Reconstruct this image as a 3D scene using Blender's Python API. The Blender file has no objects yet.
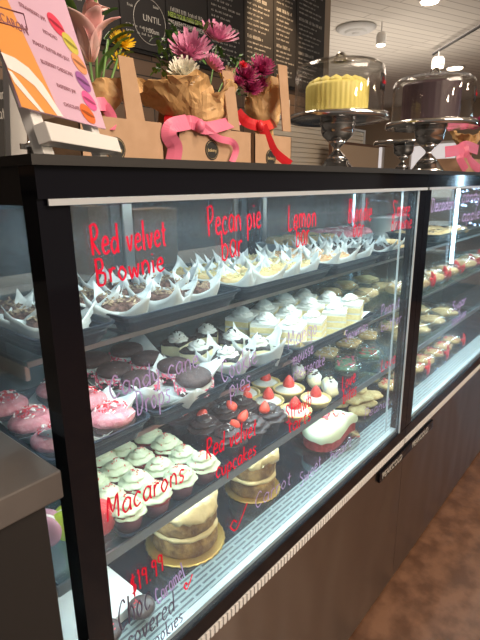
import bpy, bmesh, math, random
from mathutils import Vector, Matrix, noise
random.seed(7)
PI = math.pi
SC = bpy.context.scene
COL = SC.collection
# ------------------------------------------------------------ camera frame
RT = Matrix(((0.64526874, 0.21106921, -0.73421934), (-0.76386223, 0.1632253, -0.62439731), (-0.01194788, 0.96374649, 0.26655198)))
EYE = Vector((0, 0, 1.31)); FPX = 487.0
def ray(px, py): return RT @ Vector((px - 240, 320 - py, -FPX))
def atz(px, py, z):
    r = ray(px, py); return EYE + r * ((z - 1.31) / r.z)
def aty(px, py, y):
    r = ray(px, py); return EYE + r * (y / r.y)
def atx(px, py, x):
    r = ray(px, py); return EYE + r * (x / r.x)
cam = bpy.data.cameras.new('camera'); co = bpy.data.objects.new('camera', cam); COL.objects.link(co)
cam.sensor_fit = 'HORIZONTAL'; cam.sensor_width = 36; cam.lens = 36 * FPX / 480; cam.clip_start = .02
co.matrix_world = Matrix.Translation(EYE) @ RT.to_4x4(); SC.camera = co

# ------------------------------------------------------------ materials
MATS = {}
def mat(name, col, rough=.5, metal=0, col2=None, scale=20, bump=0, bscale=None, trans=0, emit=None, es=0, sss=0, aniso=0, spec=None, coat=0, detail=4):
    if name in MATS: return MATS[name]
    m = bpy.data.materials.new(name); m.use_nodes = True; nt = m.node_tree; b = nt.nodes['Principled BSDF']
    b.inputs['Base Color'].default_value = (*col, 1); b.inputs['Roughness'].default_value = rough; b.inputs['Metallic'].default_value = metal
    if trans: b.inputs['Transmission Weight'].default_value = trans
    if sss:
        b.inputs['Subsurface Weight'].default_value = sss; b.inputs['Subsurface Radius'].default_value = (.01, .006, .004)
    if aniso: b.inputs['Anisotropic'].default_value = aniso
    if spec is not None: b.inputs['Specular IOR Level'].default_value = spec
    if coat: b.inputs['Coat Weight'].default_value = coat
    if emit: b.inputs['Emission Color'].default_value = (*emit, 1); b.inputs['Emission Strength'].default_value = es
    if col2 or bump:
        tc = nt.nodes.new('ShaderNodeTexCoord')
    if col2:
        n = nt.nodes.new('ShaderNodeTexNoise'); n.inputs['Scale'].default_value = scale; n.inputs['Detail'].default_value = detail
        nt.links.new(tc.outputs['Object'], n.inputs['Vector'])
        r = nt.nodes.new('ShaderNodeValToRGB'); r.color_ramp.elements[0].color = (*col, 1); r.color_ramp.elements[1].color = (*col2, 1)
        r.color_ramp.elements[0].position = .38; r.color_ramp.elements[1].position = .62
        nt.links.new(n.outputs['Fac'], r.inputs['Fac']); nt.links.new(r.outputs['Color'], b.inputs['Base Color'])
    if bump:
        n2 = nt.nodes.new('ShaderNodeTexNoise'); n2.inputs['Scale'].default_value = bscale or scale; n2.inputs['Detail'].default_value = 3
        nt.links.new(tc.outputs['Object'], n2.inputs['Vector'])
        bp = nt.nodes.new('ShaderNodeBump'); bp.inputs['Strength'].default_value = min(1, bump); bp.inputs['Distance'].default_value = .004
        nt.links.new(n2.outputs['Fac'], bp.inputs['Height']); nt.links.new(bp.outputs['Normal'], b.inputs['Normal'])
    MATS[name] = m; return m
def glass(name, tint=(.96, 1, .99), haze=.0, refl=1.5, hazecol=(.8, .85, .85), rough=.02):
    if name in MATS: return MATS[name]
    m = bpy.data.materials.new(name); m.use_nodes = True; nt = m.node_tree; nt.nodes.clear()
    out = nt.nodes.new('ShaderNodeOutputMaterial'); tr = nt.nodes.new('ShaderNodeBsdfTransparent'); tr.inputs[0].default_value = (*tint, 1)
    gl = nt.nodes.new('ShaderNodeBsdfGlossy'); gl.inputs['Roughness'].default_value = rough; gl.inputs[0].default_value = (1, 1, 1, 1)
    ge = nt.nodes.new('ShaderNodeNewGeometry'); dt = nt.nodes.new('ShaderNodeVectorMath'); dt.operation = 'DOT_PRODUCT'
    nt.links.new(ge.outputs['Incoming'], dt.inputs[0]); nt.links.new(ge.outputs['Normal'], dt.inputs[1])
    def mth(op, a, b=None):
        n = nt.nodes.new('ShaderNodeMath'); n.operation = op
        for i, q in enumerate((a, b)):
            if q is None: continue
            if isinstance(q, (int, float)): n.inputs[i].default_value = q
            else: nt.links.new(q, n.inputs[i])
        return n.outputs[0]
    f0 = ((refl - 1) / (refl + 1)) ** 2
    fr = mth('ADD', mth('MULTIPLY', mth('POWER', mth('SUBTRACT', 1.0, mth('ABSOLUTE', dt.outputs['Value'])), 5.0), 1 - f0), f0)
    mx = nt.nodes.new('ShaderNodeMixShader'); nt.links.new(fr, mx.inputs[0]); nt.links.new(tr.outputs[0], mx.inputs[1]); nt.links.new(gl.outputs[0], mx.inputs[2])
    last = mx
    if haze:
        df = nt.nodes.new('ShaderNodeBsdfTranslucent'); df.inputs[0].default_value = (*hazecol, 1)
        d2 = nt.nodes.new('ShaderNodeBsdfDiffuse'); d2.inputs[0].default_value = (*hazecol, 1)
        ma = nt.nodes.new('ShaderNodeMixShader'); ma.inputs[0].default_value = .25; nt.links.new(df.outputs[0], ma.inputs[1]); nt.links.new(d2.outputs[0], ma.inputs[2])
        m2 = nt.nodes.new('ShaderNodeMixShader'); m2.inputs[0].default_value = haze
        nt.links.new(last.outputs[0], m2.inputs[1]); nt.links.new(ma.outputs[0], m2.inputs[2]); last = m2
    nt.links.new(last.outputs[0], out.inputs[0]); MATS[name] = m; return m
def ink(name, col):
    if name in MATS: return MATS[name]
    m = bpy.data.materials.new(name); m.use_nodes = True; nt = m.node_tree; nt.nodes.clear()
    out = nt.nodes.new('ShaderNodeOutputMaterial'); a = nt.nodes.new('ShaderNodeBsdfTranslucent'); a.inputs[0].default_value = (*col, 1)
    b = nt.nodes.new('ShaderNodeBsdfDiffuse'); b.inputs[0].default_value = (*col, 1)
    mx = nt.nodes.new('ShaderNodeMixShader'); mx.inputs[0].default_value = .45
    nt.links.new(a.outputs[0], mx.inputs[1]); nt.links.new(b.outputs[0], mx.inputs[2]); nt.links.new(mx.outputs[0], out.inputs[0]); MATS[name] = m; return m

M = dict(
    black=mat('black_metal', (.006, .006, .009), .07, spec=.3), blackm=mat('black_matte', (.015, .014, .014), .6),
    navy=mat('dark_blue_metal', (.03, .042, .06), .35, .3), deck=mat('dark_mirror_deck', (.12, .17, .25), .1, .9), tray=mat('black_plastic_tray', (.012, .022, .038), .3),
    railm=mat('grey_rail', (.30, .33, .36), .3, .7),
    steel=mat('steel', (.55, .53, .5), .28, 1), chrome=mat('chrome', (.8, .8, .8), .1, 1), whitem=mat('white_metal', (.42, .48, .52), .35, .2),
    silver=mat('silver_strip', (.50, .54, .58), .4, .2),
    paper=mat('wax_paper', (.66, .70, .71), .6, bump=.3, bscale=60), kraft=mat('kraft_card', (.50, .32, .20), .8, col2=(.46, .29, .175), scale=30),
    wrap=mat('kraft_wrap', (.74, .47, .22), .5, col2=(.62, .37, .15), scale=12, bump=.5, bscale=45),
    red=mat('red_candy', (.75, .03, .05), .4), pinkc=mat('pink_candy', (.85, .12, .22), .5), whitec=mat('white_candy', (.95, .9, .88), .5),
    choc=mat('chocolate_cake', (.035, .018, .018), .75, col2=(.07, .038, .036), scale=90, bump=.7, bscale=120),
    brownie=mat('brownie', (.05, .018, .014), .7, col2=(.2, .1, .075), scale=140, bump=1, bscale=120),
    cream=mat('whipped_cream', (.68, .70, .67), .55), frost=mat('cream_cheese_frosting', (.64, .69, .50), .5),
    chfrost=mat('chocolate_frosting', (.05, .03, .03), .4), redvel=mat('red_velvet_sponge', (.22, .015, .02), .8, col2=(.36, .04, .045), scale=120, bump=.6),
    wrapper=mat('cupcake_paper', (.20, .07, .09), .6), wrapperd=mat('dark_cupcake_paper', (.04, .025, .03), .6),
    straw=mat('strawberry', (.75, .04, .04), .3, col2=(.85, .10, .07), scale=150, bump=.5, bscale=260), strawin=mat('strawberry_flesh', (.85, .09, .05), .4),
    sponge=mat('yellow_sponge', (.80, .70, .38), .8, col2=(.72, .6, .3), scale=130, bump=.5), shell=mat('tart_shell', (.8, .62, .27), .7, bump=.4, bscale=100),
    cheesecake=mat('cheesecake', (.86, .8, .5), .6), crumb=mat('cookie_crumb', (.03, .025, .025), .8, bump=1, bscale=200),
    carrot=mat('carrot_sponge', (.14, .065, .018), .85, col2=(.36, .21, .07), scale=45, bump=1, bscale=80), caram=mat('peanut_frosting', (.60, .46, .23), .5, bump=.8, bscale=50),
    gold=mat('gold_card', (.6, .38, .1), .35, .7), cookie=mat('pale_cookie', (.7, .52, .27), .85, col2=(.58, .38, .17), scale=60, bump=1, bscale=60),
    pcookie=mat('peanut_cookie', (.66, .5, .25), .85, col2=(.5, .34, .14), scale=60, bump=1, bscale=60),
    pink=mat('pink_coating', (.62, .2, .25), .6, col2=(.74, .34, .38), scale=90, bump=1, bscale=120), nuts=mat('chopped_nuts', (.22, .14, .09), .8, col2=(.5, .38, .25), scale=90), green=mat('green_icing', (.05, .2, .12), .5, col2=(.2, .24, .14), scale=60), blonde=mat('blondie', (.60, .40, .18), .8, col2=(.72, .58, .32), scale=60, bump=.8),
    peach=mat('peach_crumb', (.62, .36, .18), .8, col2=(.75, .52, .3), scale=90, bump=.8), lime=mat('lime_macaron', (.55, .75, .03), .6), mauve=mat('mauve_macaron', (.6, .28, .38), .6), redmac=mat('red_macaron', (.85, .07, .08), .6),
    glass=glass('clear_glass', haze=.035, hazecol=(.6, .75, .9)), sglass=glass('shelf_glass', (.66, .80, .84), haze=.03, hazecol=(.5, .7, .85), refl=1.5), pglass=glass('thin_plastic', (.97, .98, .98), haze=.05),
    dome=glass('dome_glass', (.97, .97, .96), haze=0, refl=1.45), dglass=glass('dark_door_glass', (.75, .77, .78), haze=.16, refl=1.5, hazecol=(.42, .42, .40)),
    redink=ink('red_marker', (.85, .02, .05)), purpink=ink('purple_marker', (.46, .32, .55)), darkink=ink('dark_marker', (.12, .09, .12)),
    led=mat('led_strip', (1, 1, 1), emit=(.75, .92, 1), es=9), ledb=mat('bright_led_tube', (1, 1, 1), emit=(.6, .85, 1), es=12), lamp=mat('lamp_face', (1, 1, 1), emit=(1, .8, .55), es=14),
    white=mat('white_paint', (.75, .75, .74), .5), grayp=mat('grey_paint', (.55, .56, .56), .5), ribbonp=mat('pink_ribbon', (.85, .2, .33), .4), ribbonr=mat('red_ribbon', (.7, .02, .03), .4),
    leaf=mat('leaf', (.05, .13, .03), .5, col2=(.1, .22, .05), scale=40), stem=mat('stem', (.15, .3, .08), .5),
    lily=mat('lily_petal', (.8, .42, .42), .5, col2=(.86, .6, .55), scale=12), mump=mat('pink_mum', (.7, .28, .45), .5), mumw=mat('white_mum', (.85, .82, .7), .5),
    mumy=mat('yellow_mum', (.9, .6, .02), .5), mumm=mat('magenta_mum', (.36, .03, .13), .5), bud=mat('red_bud', (.7, .03, .06), .5),
    ycake=mat('yellow_buttercream', (.82, .72, .22), .5), dcake=mat('dark_buttercream', (.07, .04, .055), .45), stick=mat('black_sticker', (.02, .02, .02), .4),
    board=mat('menu_black', (.022, .02, .02), .6), chalk=mat('menu_white', (.5, .48, .44), .6), chalkg=mat('menu_green', (.35, .5, .08), .6),
    orange=mat('poster_orange', (.78, .34, .09), .4), posterp=mat('poster_pink', (.68, .45, .60), .4), posterw=mat('poster_white', (.85, .83, .82), .4), posterr=mat('poster_print', (.30, .12, .16), .5),
)

# ------------------------------------------------------------ mesh helpers
def new(): return bmesh.new()
def box(bm, x0, x1, y0, y1, z0, z1, mi=0, R=None):
    vs = [Vector((x, y, z)) for x in (x0, x1) for y in (y0, y1) for z in (z0, z1)]
    if R: vs = [R @ v for v in vs]
    v = [bm.verts.new(p) for p in vs]
    for f in ((0, 1, 3, 2), (4, 6, 7, 5), (0, 4, 5, 1), (2, 3, 7, 6), (0, 2, 6, 4), (1, 5, 7, 3)):
        q = bm.faces.new([v[i] for i in f]); q.material_index = mi
    return bm
def lathe(bm, prof, n=24, c=(0, 0, 0), fn=None, mi=0, cap=True, R=None):
    rings = []
    for k, (r, z) in enumerate(prof):
        ring = []
        for i in range(n):
            a = 2 * PI * i / n; rr = r; zz = z; 
            if fn: rr, zz = fn(r, z, a, k)
            p = Vector((rr * math.cos(a), rr * math.sin(a), zz))
            if R: p = R @ p
            ring.append(bm.verts.new(p + Vector(c)))
        rings.append(ring)
    for a, b in zip(rings, rings[1:]):
        for i in range(n):
            f = bm.faces.new((a[i], a[(i + 1) % n], b[(i + 1) % n], b[i])); f.material_index = mi; f.smooth = True
    if cap:
        f = bm.faces.new(list(reversed(rings[0]))); f.material_index = mi
        f = bm.faces.new(rings[-1]); f.material_index = mi
    return bm
def tube(bm, pts, r, n=8, mi=0, close=True):
    pts = [Vector(p) for p in pts]; rings = []
    for i, p in enumerate(pts):
        t = (pts[min(i + 1, len(pts) - 1)] - pts[max(i - 1, 0)]).normalized()
        up = Vector((0, 0, 1)) if abs(t.z) < .95 else Vector((1, 0, 0))
        a = t.cross(up).normalized(); b = t.cross(a)
        rr = r[i] if isinstance(r, (list, tuple)) else r
        rings.append([bm.verts.new(p + a * rr * math.cos(2 * PI * k / n) + b * rr * math.sin(2 * PI * k / n)) for k in range(n)])
    for A, B in zip(rings, rings[1:]):
        for i in range(n):
            f = bm.faces.new((A[i], A[(i + 1) % n], B[(i + 1) % n], B[i])); f.material_index = mi; f.smooth = True
    if close:
        bm.faces.new(list(reversed(rings[0]))); bm.faces.new(rings[-1])
    return bm
def extrude_poly(bm, pts, h, z0=0, mi=0, R=None):
    """closed outline in xy extruded in z"""
    lo = [Vector((x, y, z0)) for x, y in pts]; hi = [Vector((x, y, z0 + h)) for x, y in pts]
    if R: lo = [R @ p for p in lo]; hi = [R @ p for p in hi]
    lo = [bm.verts.new(p) for p in lo]; hi = [bm.verts.new(p) for p in hi]; n = len(pts)
    f = bm.faces.new(list(reversed(lo))); f.material_index = mi; f = bm.faces.new(hi); f.material_index = mi
    for i in range(n):
        f = bm.faces.new((lo[i], lo[(i + 1) % n], hi[(i + 1) % n], hi[i])); f.material_index = mi
    return bm
def sheet(bm, fn, nu, nv, mi=0, wrap=False):
    g = [[bm.verts.new(fn(i / nu, j / nv)) for j in range(nv + 1)] for i in range(nu + (0 if wrap else 1))]
    for i in range(nu):
        for j in range(nv):
            i2 = (i + 1) % len(g)
            f = bm.faces.new((g[i][j], g[i2][j], g[i2][j + 1], g[i][j + 1])); f.smooth = True; f.material_index = mi
    return bm
def jitter(bm, amp, sc, seed=0):
    for v in bm.verts:
        v.co += noise.noise_vector(v.co * sc + Vector((seed, seed * 1.7, 0))) * amp
    return bm
def subd(bm, n=2):
    bmesh.ops.subdivide_edges(bm, edges=bm.edges[:], cuts=n, use_grid_fill=True); return bm
def mesh(name, bm, mats, solid=0, bevel=0, smooth=False):
    bmesh.ops.recalc_face_normals(bm, faces=bm.faces[:])
    me = bpy.data.meshes.new(name); 
    if smooth:
        for f in bm.faces: f.smooth = True
    bm.to_mesh(me); bm.free()
    for m in (mats if isinstance(mats, (list, tuple)) else [mats]): me.materials.append(m)
    return me
def part(name, bm, mats, parent=None, label=None, loc=None, smooth=False, solid=0, bevel=0, world=False, rot=None):
    me = mesh(name, bm, mats, smooth=smooth)
    o = bpy.data.objects.new(name, me); COL.objects.link(o)
    if world and parent is not None:
        off = wloc(parent); me.transform(Matrix.Translation(-off))
    if parent is not None: o.parent = parent
    if loc: o.location = loc
    if rot: o.rotation_euler = rot
    if label: o['label'] = label
    if solid:
        s = o.modifiers.new('s', 'SOLIDIFY'); s.thickness = solid; s.offset = 0
    if bevel:
        s = o.modifiers.new('b', 'BEVEL'); s.width = bevel; s.segments = 2; s.limit_method = 'ANGLE'
    return o
def wloc(o):
    v = Vector(o.location)
    while o.parent: o = o.parent; v += Vector(o.location)
    return v
def tag(o, label, cat, group=None):
    o['label'] = label; o['category'] = cat
    if group: o['group'] = group
    return o
def thing(name, label, cat, loc=(0, 0, 0), rz=0, group=None, rot=None):
    o = bpy.data.objects.new(name, None); COL.objects.link(o); o.location = loc; o.rotation_euler = rot or (0, 0, rz); o.empty_display_size = .03
    return tag(o, label, cat, group)
def single(name, bm, mats, label, cat, loc=(0, 0, 0), group=None, **k):
    """a one-mesh thing whose bmesh is in world coordinates: origin moved to loc"""
    o = part(name, bm, mats, **k); o.data.transform(Matrix.Translation(-Vector(loc))); o.location = loc
    return tag(o, label, cat, group)
def struct(name, bm, mats, **k):
    o = part(name, bm, mats, **k); o['kind'] = 'structure'; return o
def dup(root, loc, rz=0, label=None, group=None, scale=1, rot=None):
    r = root.copy(); COL.objects.link(r); r.location = loc; r.rotation_euler = rot or (0, 0, rz); r.scale = (scale,) * 3
    if label: r['label'] = label
    if group: r['group'] = group
    for ch in list(root.children):
        c = ch.copy(); COL.objects.link(c); c.parent = r
        for g in list(ch.children):
            d = g.copy(); COL.objects.link(d); d.parent = c
    return r
def area(name, loc, size, power, col, rot=(0, 0, 0), sy=None, spread=PI):
    l = bpy.data.lights.new(name, 'AREA'); l.shape = 'RECTANGLE'; l.size = size; l.size_y = sy or size; l.energy = power; l.color = col; l.spread = spread
    o = bpy.data.objects.new(name, l); COL.objects.link(o); o.location = loc; o.rotation_euler = rot; return o
def spot(name, loc, target, power, col, ang=60, r=.03):
    l = bpy.data.lights.new(name, 'SPOT'); l.energy = power; l.color = col; l.spot_size = math.radians(ang); l.spot_blend = .6; l.shadow_soft_size = r
    o = bpy.data.objects.new(name, l); COL.objects.link(o); o.location = loc
    o.rotation_euler = (Vector(target) - Vector(loc)).to_track_quat('-Z', 'Y').to_euler(); return o

# ------------------------------------------------------------ handwriting
G = {
 'a': (.7, [[(.6,.5),(.3,.6),(.05,.3),(.25,.0),(.55,.2),(.6,.55),(.6,.1),(.7,0)]]), 'b': (.65, [[(.05,1),(.08,0)],[(.08,.4),(.35,.55),(.6,.3),(.35,0),(.08,.05)]]),
 'c': (.6, [[(.55,.5),(.3,.6),(.05,.3),(.25,0),(.55,.1)]]), 'd': (.7, [[(.55,.45),(.3,.55),(.05,.3),(.25,0),(.55,.2)],[(.6,1.05),(.6,0)]]),
 'e': (.6, [[(.08,.3),(.5,.35),(.4,.58),(.15,.5),(.05,.2),(.25,0),(.58,.1)]]), 'f': (.5, [[(.5,.95),(.3,1),(.22,.8),(.22,-.2)],[(.02,.5),(.45,.52)]]),
 'g': (.65, [[(.55,.5),(.3,.58),(.05,.3),(.3,.05),(.55,.3),(.58,.5),(.55,-.3),(.2,-.4)]]), 'h': (.65, [[(.08,1),(.08,0)],[(.08,.35),(.3,.58),(.52,.4),(.55,0)]]),
 'i': (.3, [[(.12,.55),(.14,0)],[(.12,.78),(.14,.84)]]), 'k': (.6, [[(.08,1),(.08,0)],[(.5,.55),(.1,.25),(.55,0)]]), 'l': (.3, [[(.12,1.05),(.12,.05),(.22,0)]]),
 'm': (.95, [[(.06,.55),(.08,0)],[(.08,.4),(.25,.58),(.42,.4),(.42,0)],[(.42,.4),(.62,.58),(.82,.4),(.84,0)]]), 'n': (.65, [[(.06,.55),(.08,0)],[(.08,.38),(.3,.58),(.52,.4),(.55,0)]]),
 'o': (.65, [[(.3,.58),(.05,.3),(.28,0),(.55,.28),(.32,.58)]]), 'p': (.65, [[(.08,.55),(.08,-.4)],[(.08,.42),(.35,.58),(.58,.3),(.35,.02),(.08,.1)]]),
 'q': (.65, [[(.5,.5),(.1,.4),(.3,0),(.5,.5),(.5,-.4)]]), 'r': (.5, [[(.08,.55),(.1,0)],[(.1,.35),(.28,.55),(.46,.5)]]), 's': (.55, [[(.48,.52),(.2,.58),(.12,.38),(.42,.22),(.3,0),(.05,.05)]]),
 't': (.5, [[(.22,.9),(.22,.1),(.4,0)],[(.02,.58),(.45,.6)]]), 'u': (.65, [[(.06,.55),(.1,.1),(.35,0),(.52,.25),(.53,.55)],[(.53,.4),(.58,0)]]), 'v': (.6, [[(.04,.55),(.26,0),(.5,.58)]]),
 'w': (.85, [[(.04,.55),(.2,0),(.4,.45),(.58,0),(.76,.58)]]), 'y': (.6, [[(.05,.55),(.15,.15),(.4,.1)],[(.52,.58),(.4,-.3),(.1,-.4)]]), 'z': (.6, [[(.05,.55),(.5,.55),(.08,0),(.55,.02)]]),
 'R': (.75, [[(.1,1),(.1,0)],[(.0,.95),(.4,1.05),(.6,.8),(.4,.55),(.1,.5),(.65,0)]]), 'B': (.75, [[(.1,1),(.1,0)],[(.02,1),(.45,1),(.5,.65),(.15,.52),(.6,.4),(.5,.0),(.08,0)]]),
 'P': (.7, [[(.1,1),(.12,0)],[(.02,.95),(.5,1.02),(.6,.7),(.35,.48),(.12,.48)]]), 'L': (.6, [[(.1,1),(.1,.02),(.55,.05)]]), 'S': (.65, [[(.55,.9),(.25,1),(.1,.75),(.5,.4),(.4,.0),(.05,.08)]]),
 'C': (.75, [[(.65,.85),(.4,1),(.05,.5),(.3,0),(.7,.15)]]), 'D': (.75, [[(.1,1),(.1,0)],[(.02,1),(.45,.95),(.65,.5),(.4,.05),(.08,0)]]), 'M': (.95, [[(.05,0),(.12,1),(.42,.3),(.72,1),(.82,0)]]),
 'O': (.8, [[(.4,1),(.08,.5),(.38,0),(.72,.5),(.42,1)]]), 'W': (1.0, [[(.03,1),(.22,0),(.45,.7),(.66,0),(.88,1)]]), "'": (.2, [[(.1,1),(.08,.8)]]), '.': (.25, [[(.08,.05),(.12,0)]]), ' ': (.45, []),
 '$': (.6, [[(.5,.85),(.2,.9),(.12,.65),(.48,.4),(.35,.1),(.05,.15)],[(.3,1.1),(.28,-.1)]]), '1': (.35, [[(.1,.85),(.2,1),(.2,0)]]), '9': (.6, [[(.5,.8),(.2,.95),(.1,.65),(.45,.6),(.5,.9),(.45,0)]]),
 '5': (.6, [[(.5,.95),(.12,.95),(.1,.55),(.5,.45),(.4,.02),(.05,.08)]]), '&': (.5, [[(.2,.7),(.2,0)],[(0,.35),(.42,.35)]]), '*': (.9, [[(.0,.6),(.2,.1),(.75,1.0)],[(.0,.6),(.15,.8),(.25,.5)]]),
}
def smooth_pts(p, n=4):
    if len(p) < 3: return p
    q = [p[0]] + p + [p[-1]]; out = []
    for i in range(1, len(q) - 2):
        for k in range(n):
            t = k / n; P0, P1, P2, P3 = q[i-1], q[i], q[i+1], q[i+2]
            out.append(tuple(.5 * (2*P1[j] + (P2[j]-P0[j])*t + (2*P0[j]-5*P1[j]+4*P2[j]-P3[j])*t*t + (3*P1[j]-P0[j]-3*P2[j]+P3[j])*t**3) for j in (0, 1)))
    return out + [p[-1]]
def strokes(bm, text, A, B, h, normal, r, rnd=0.03, flat=.3):
    """write text along A->B, letter height h, as flat marker strokes"""
    A, B = Vector(A), Vector(B); U = (B - A); L = U.length; U.normalize(); N = Vector(normal).normalized(); V = N.cross(U) * -1
    if V.z < 0 and abs(V.z) > .2: V = -V
    tot = sum(G.get(c, G['o'])[0] + .12 for c in text); s = L / tot; x = 0
    for c in text:
        w, st = G.get(c, G['o']); dy = random.uniform(-rnd, rnd)
        for q in st:
            P = [A + U * ((x + a) * s) + V * ((b + dy) * h) for a, b in smooth_pts(list(q))]
            prev = None
            for i, p in enumerate(P):
                t = (P[min(i+1, len(P)-1)] - P[max(i-1, 0)])
                if t.length < 1e-7: continue
                t.normalize(); sd = t.cross(N) * r
                cur = [bm.verts.new(p + sd), bm.verts.new(p + N * r * flat), bm.verts.new(p - sd)]
                if prev:
                    for k in (0, 1): bm.faces.new((prev[k], prev[k+1], cur[k+1], cur[k]))
                prev = cur
        x += w + .12
    return bm
def fonttext(s, size, m, parent, M4, name='lettering', depth=.0004, align='LEFT'):
    cu = bpy.data.curves.new(name, 'FONT'); cu.body = s; cu.size = size; cu.extrude = depth; cu.align_x = align
    o = bpy.data.objects.new(name, cu); COL.objects.link(o)
    me = bpy.data.meshes.new_from_object(o.evaluated_get(bpy.context.evaluated_depsgraph_get())); bpy.data.objects.remove(o)
    me.transform(M4); me.materials.clear(); me.materials.append(m)
    if parent: me.transform(Matrix.Translation(-wloc(parent)))
    q = bpy.data.objects.new(name, me); COL.objects.link(q); q.parent = parent; return q
def frameM(origin, u, v):
    u = Vector(u).normalized(); v = Vector(v).normalized(); n = u.cross(v)
    m = Matrix((u, v, n)).transposed().to_4x4(); m.translation = Vector(origin); return m
# ------------------------------------------------------------ setting
def plankmat(name, c1, c2, w=1.2, h=.11, mort=.004, rough=.7, rot=(0, 0, 0), mcol=(.02, .018, .015), src='Object'):
    m = bpy.data.materials.new(name); m.use_nodes = True; nt = m.node_tree; b = nt.nodes['Principled BSDF']; b.inputs['Roughness'].default_value = rough
    tc = nt.nodes.new('ShaderNodeTexCoord'); mp = nt.nodes.new('ShaderNodeMapping'); mp.inputs['Rotation'].default_value = rot
    br = nt.nodes.new('ShaderNodeTexBrick'); br.inputs['Color1'].default_value = (*c1, 1); br.inputs['Color2'].default_value = (*c2, 1); br.inputs['Mortar'].default_value = (*mcol, 1)
    br.inputs['Scale'].default_value = 1; br.inputs['Brick Width'].default_value = w; br.inputs['Row Height'].default_value = h; br.inputs['Mortar Size'].default_value = mort
    nt.links.new(tc.outputs[src], mp.inputs[0]); nt.links.new(mp.outputs[0], br.inputs[0]); nt.links.new(br.outputs[0], b.inputs['Base Color']); return m
fl = mat('stained_concrete', (.085, .040, .022), .4, col2=(.165, .085, .05), scale=14, bump=.15, bscale=60, detail=15)
bm = new(); box(bm, -3, 13, -5, 8.5, -.1, 0); struct('floor', bm, fl)
ceil = plankmat('ceiling_planks', (.72, .69, .63), (.66, .63, .58), w=3, h=.14, mort=.008, rot=(0, 0, .35), mcol=(.42, .39, .35))
bm = new(); box(bm, -3, 13, -5, 8.5, 3.2, 3.3); struct('ceiling', bm, ceil)
wood = plankmat('wall_planks', (.16, .10, .065), (.10, .065, .045), w=.9, h=.09, rot=(PI / 2, 0, 0))
bm = new(); box(bm, -3, 4.32, 2.62, 2.72, 0, 3.2); struct('wall_back', bm, wood)
pw = mat('tan_paint', (.36, .29, .22), .8)
bm = new(); box(bm, 4.32, 4.42, 2.62, 8.5, 0, 3.2); struct('wall_return', bm, pw)
bm = new(); box(bm, 13, 13.1, -5, 8.5, 0, 3.2); struct('wall_far', bm, pw)
bm = new(); box(bm, 4.42, 13, 8.5, 8.6, 0, 3.2); struct('wall_rear', bm, pw)

# ------------------------------------------------------------ menu boards
bx_ = [.9, 2.0, 2.36, 2.74, 3.13, 3.5, 3.82, 4.26]
rb = thing('menu_board', 'long black wall menu of several panels with white writing, on the plank wall', 'menu board', (.9, 2.62, 2.12))
bm = new(); box(bm, .88, 4.29, 2.6, 2.615, 2.1, 3.18); part('backing', bm, M['blackm'], rb, world=True)
for k in range(7):
    bm = new(); box(bm, bx_[k] + .006, bx_[k+1] - .006, 2.588, 2.6, 2.12, 3.17)
    p = part('panel', bm, M['board'], rb, world=True); a, b = bx_[k], bx_[k+1]
    tx = new(); rr = random.Random(k)
    z = 2.18
    if k in (1,): z = 2.2
    row = 0
    while z < 3.1:
        big = (row % 7 == 6); ch = .024 if big else .012
        skip = (k == 1 and 2.24 < z < 2.6) or (k == 2 and 2.40 < z < 2.56)
        x = a + .04; lim = a + (b - a) * rr.uniform(.6, .93)
        if skip: x = lim
        while x < lim:
            wl = rr.uniform(.02, .07) * (1.5 if big else 1); xe = min(x + wl, lim)
            # a word: little upright letter strokes
            xx = x
            while xx < xe:
                hh = ch * rr.choice((1, 1, .75)); box(tx, xx, xx + .004, 2.5865, 2.5875, z, z + hh)
                if rr.random() < .7: box(tx, xx, min(xx + .009, xe), 2.5865, 2.5875, z + (0 if rr.random() < .5 else hh * .8), z + (.003 if rr.random() < .5 else hh))
                xx += .0125
            x = xe + .016
        z += .034 if not big else .055; row += 1
    if len(tx.verts): part('writing', tx, M['chalk'], p, world=True)['kind'] = 'stuff'
def wtxt(s, x, z, size, m, y=2.586): fonttext(s, size, m, rb, frameM((x, y, z), (1, 0, 0), (0, 0, 1)), 'writing')
def wpx(s, px, py, size, m):
    q = aty(px, py, 2.586); wtxt(s, q.x, q.z, size, m)
for k, (px, py, w_) in enumerate(((140, 9, .22), (163, 2, .42), (164, 14, .42))):
    q = aty(px, py, 2.587)
wpx('UNTIL', 143, 20, .050, M['chalk']); wpx('11:00am', 143, 31, .038, M['chalk'])
wpx('Sides', 153, 8, .022, M['chalk']); wpx('Fruit', 127, 5, .022, M['chalk'])
bm = new(); cc = aty(150, 22, 2.586)
for q in range(48):
    a0, a1 = 2*PI*q/48, 2*PI*(q+1)/48
    tube(bm, [(cc.x + .125*math.cos(a), 2.586, cc.z + .125*math.sin(a)) for a in (a0, a1)], .002, 4)
part('writing', bm, M['chalk'], rb, world=True)['kind'] = 'stuff'
for s, m_, sz, py in (('NEED YOUR EVEN GREATER', M['chalkg'], .04, 15), ('BREAKFAST SANDWICHES', M['chalk'], .043, 23)):
    o_ = aty(166, py, 2.586); bm = new(); box(bm, 2.37, 2.735, 2.5868, 2.5878, o_.z - .012, o_.z + .045); part('heading_band', bm, M['board'], rb, world=True)
    q = fonttext(s, sz, m_, rb, frameM((2.375, 2.586, o_.z), (1, 0, 0), (0, 0, 1)), 'writing'); w_ = max(v.co.x for v in q.data.vertices) - min(v.co.x for v in q.data.vertices)
    x_ = min(v.co.x for v in q.data.vertices)
    for v in q.data.vertices: v.co.x = x_ + (v.co.x - x_) * .35 / w_
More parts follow.
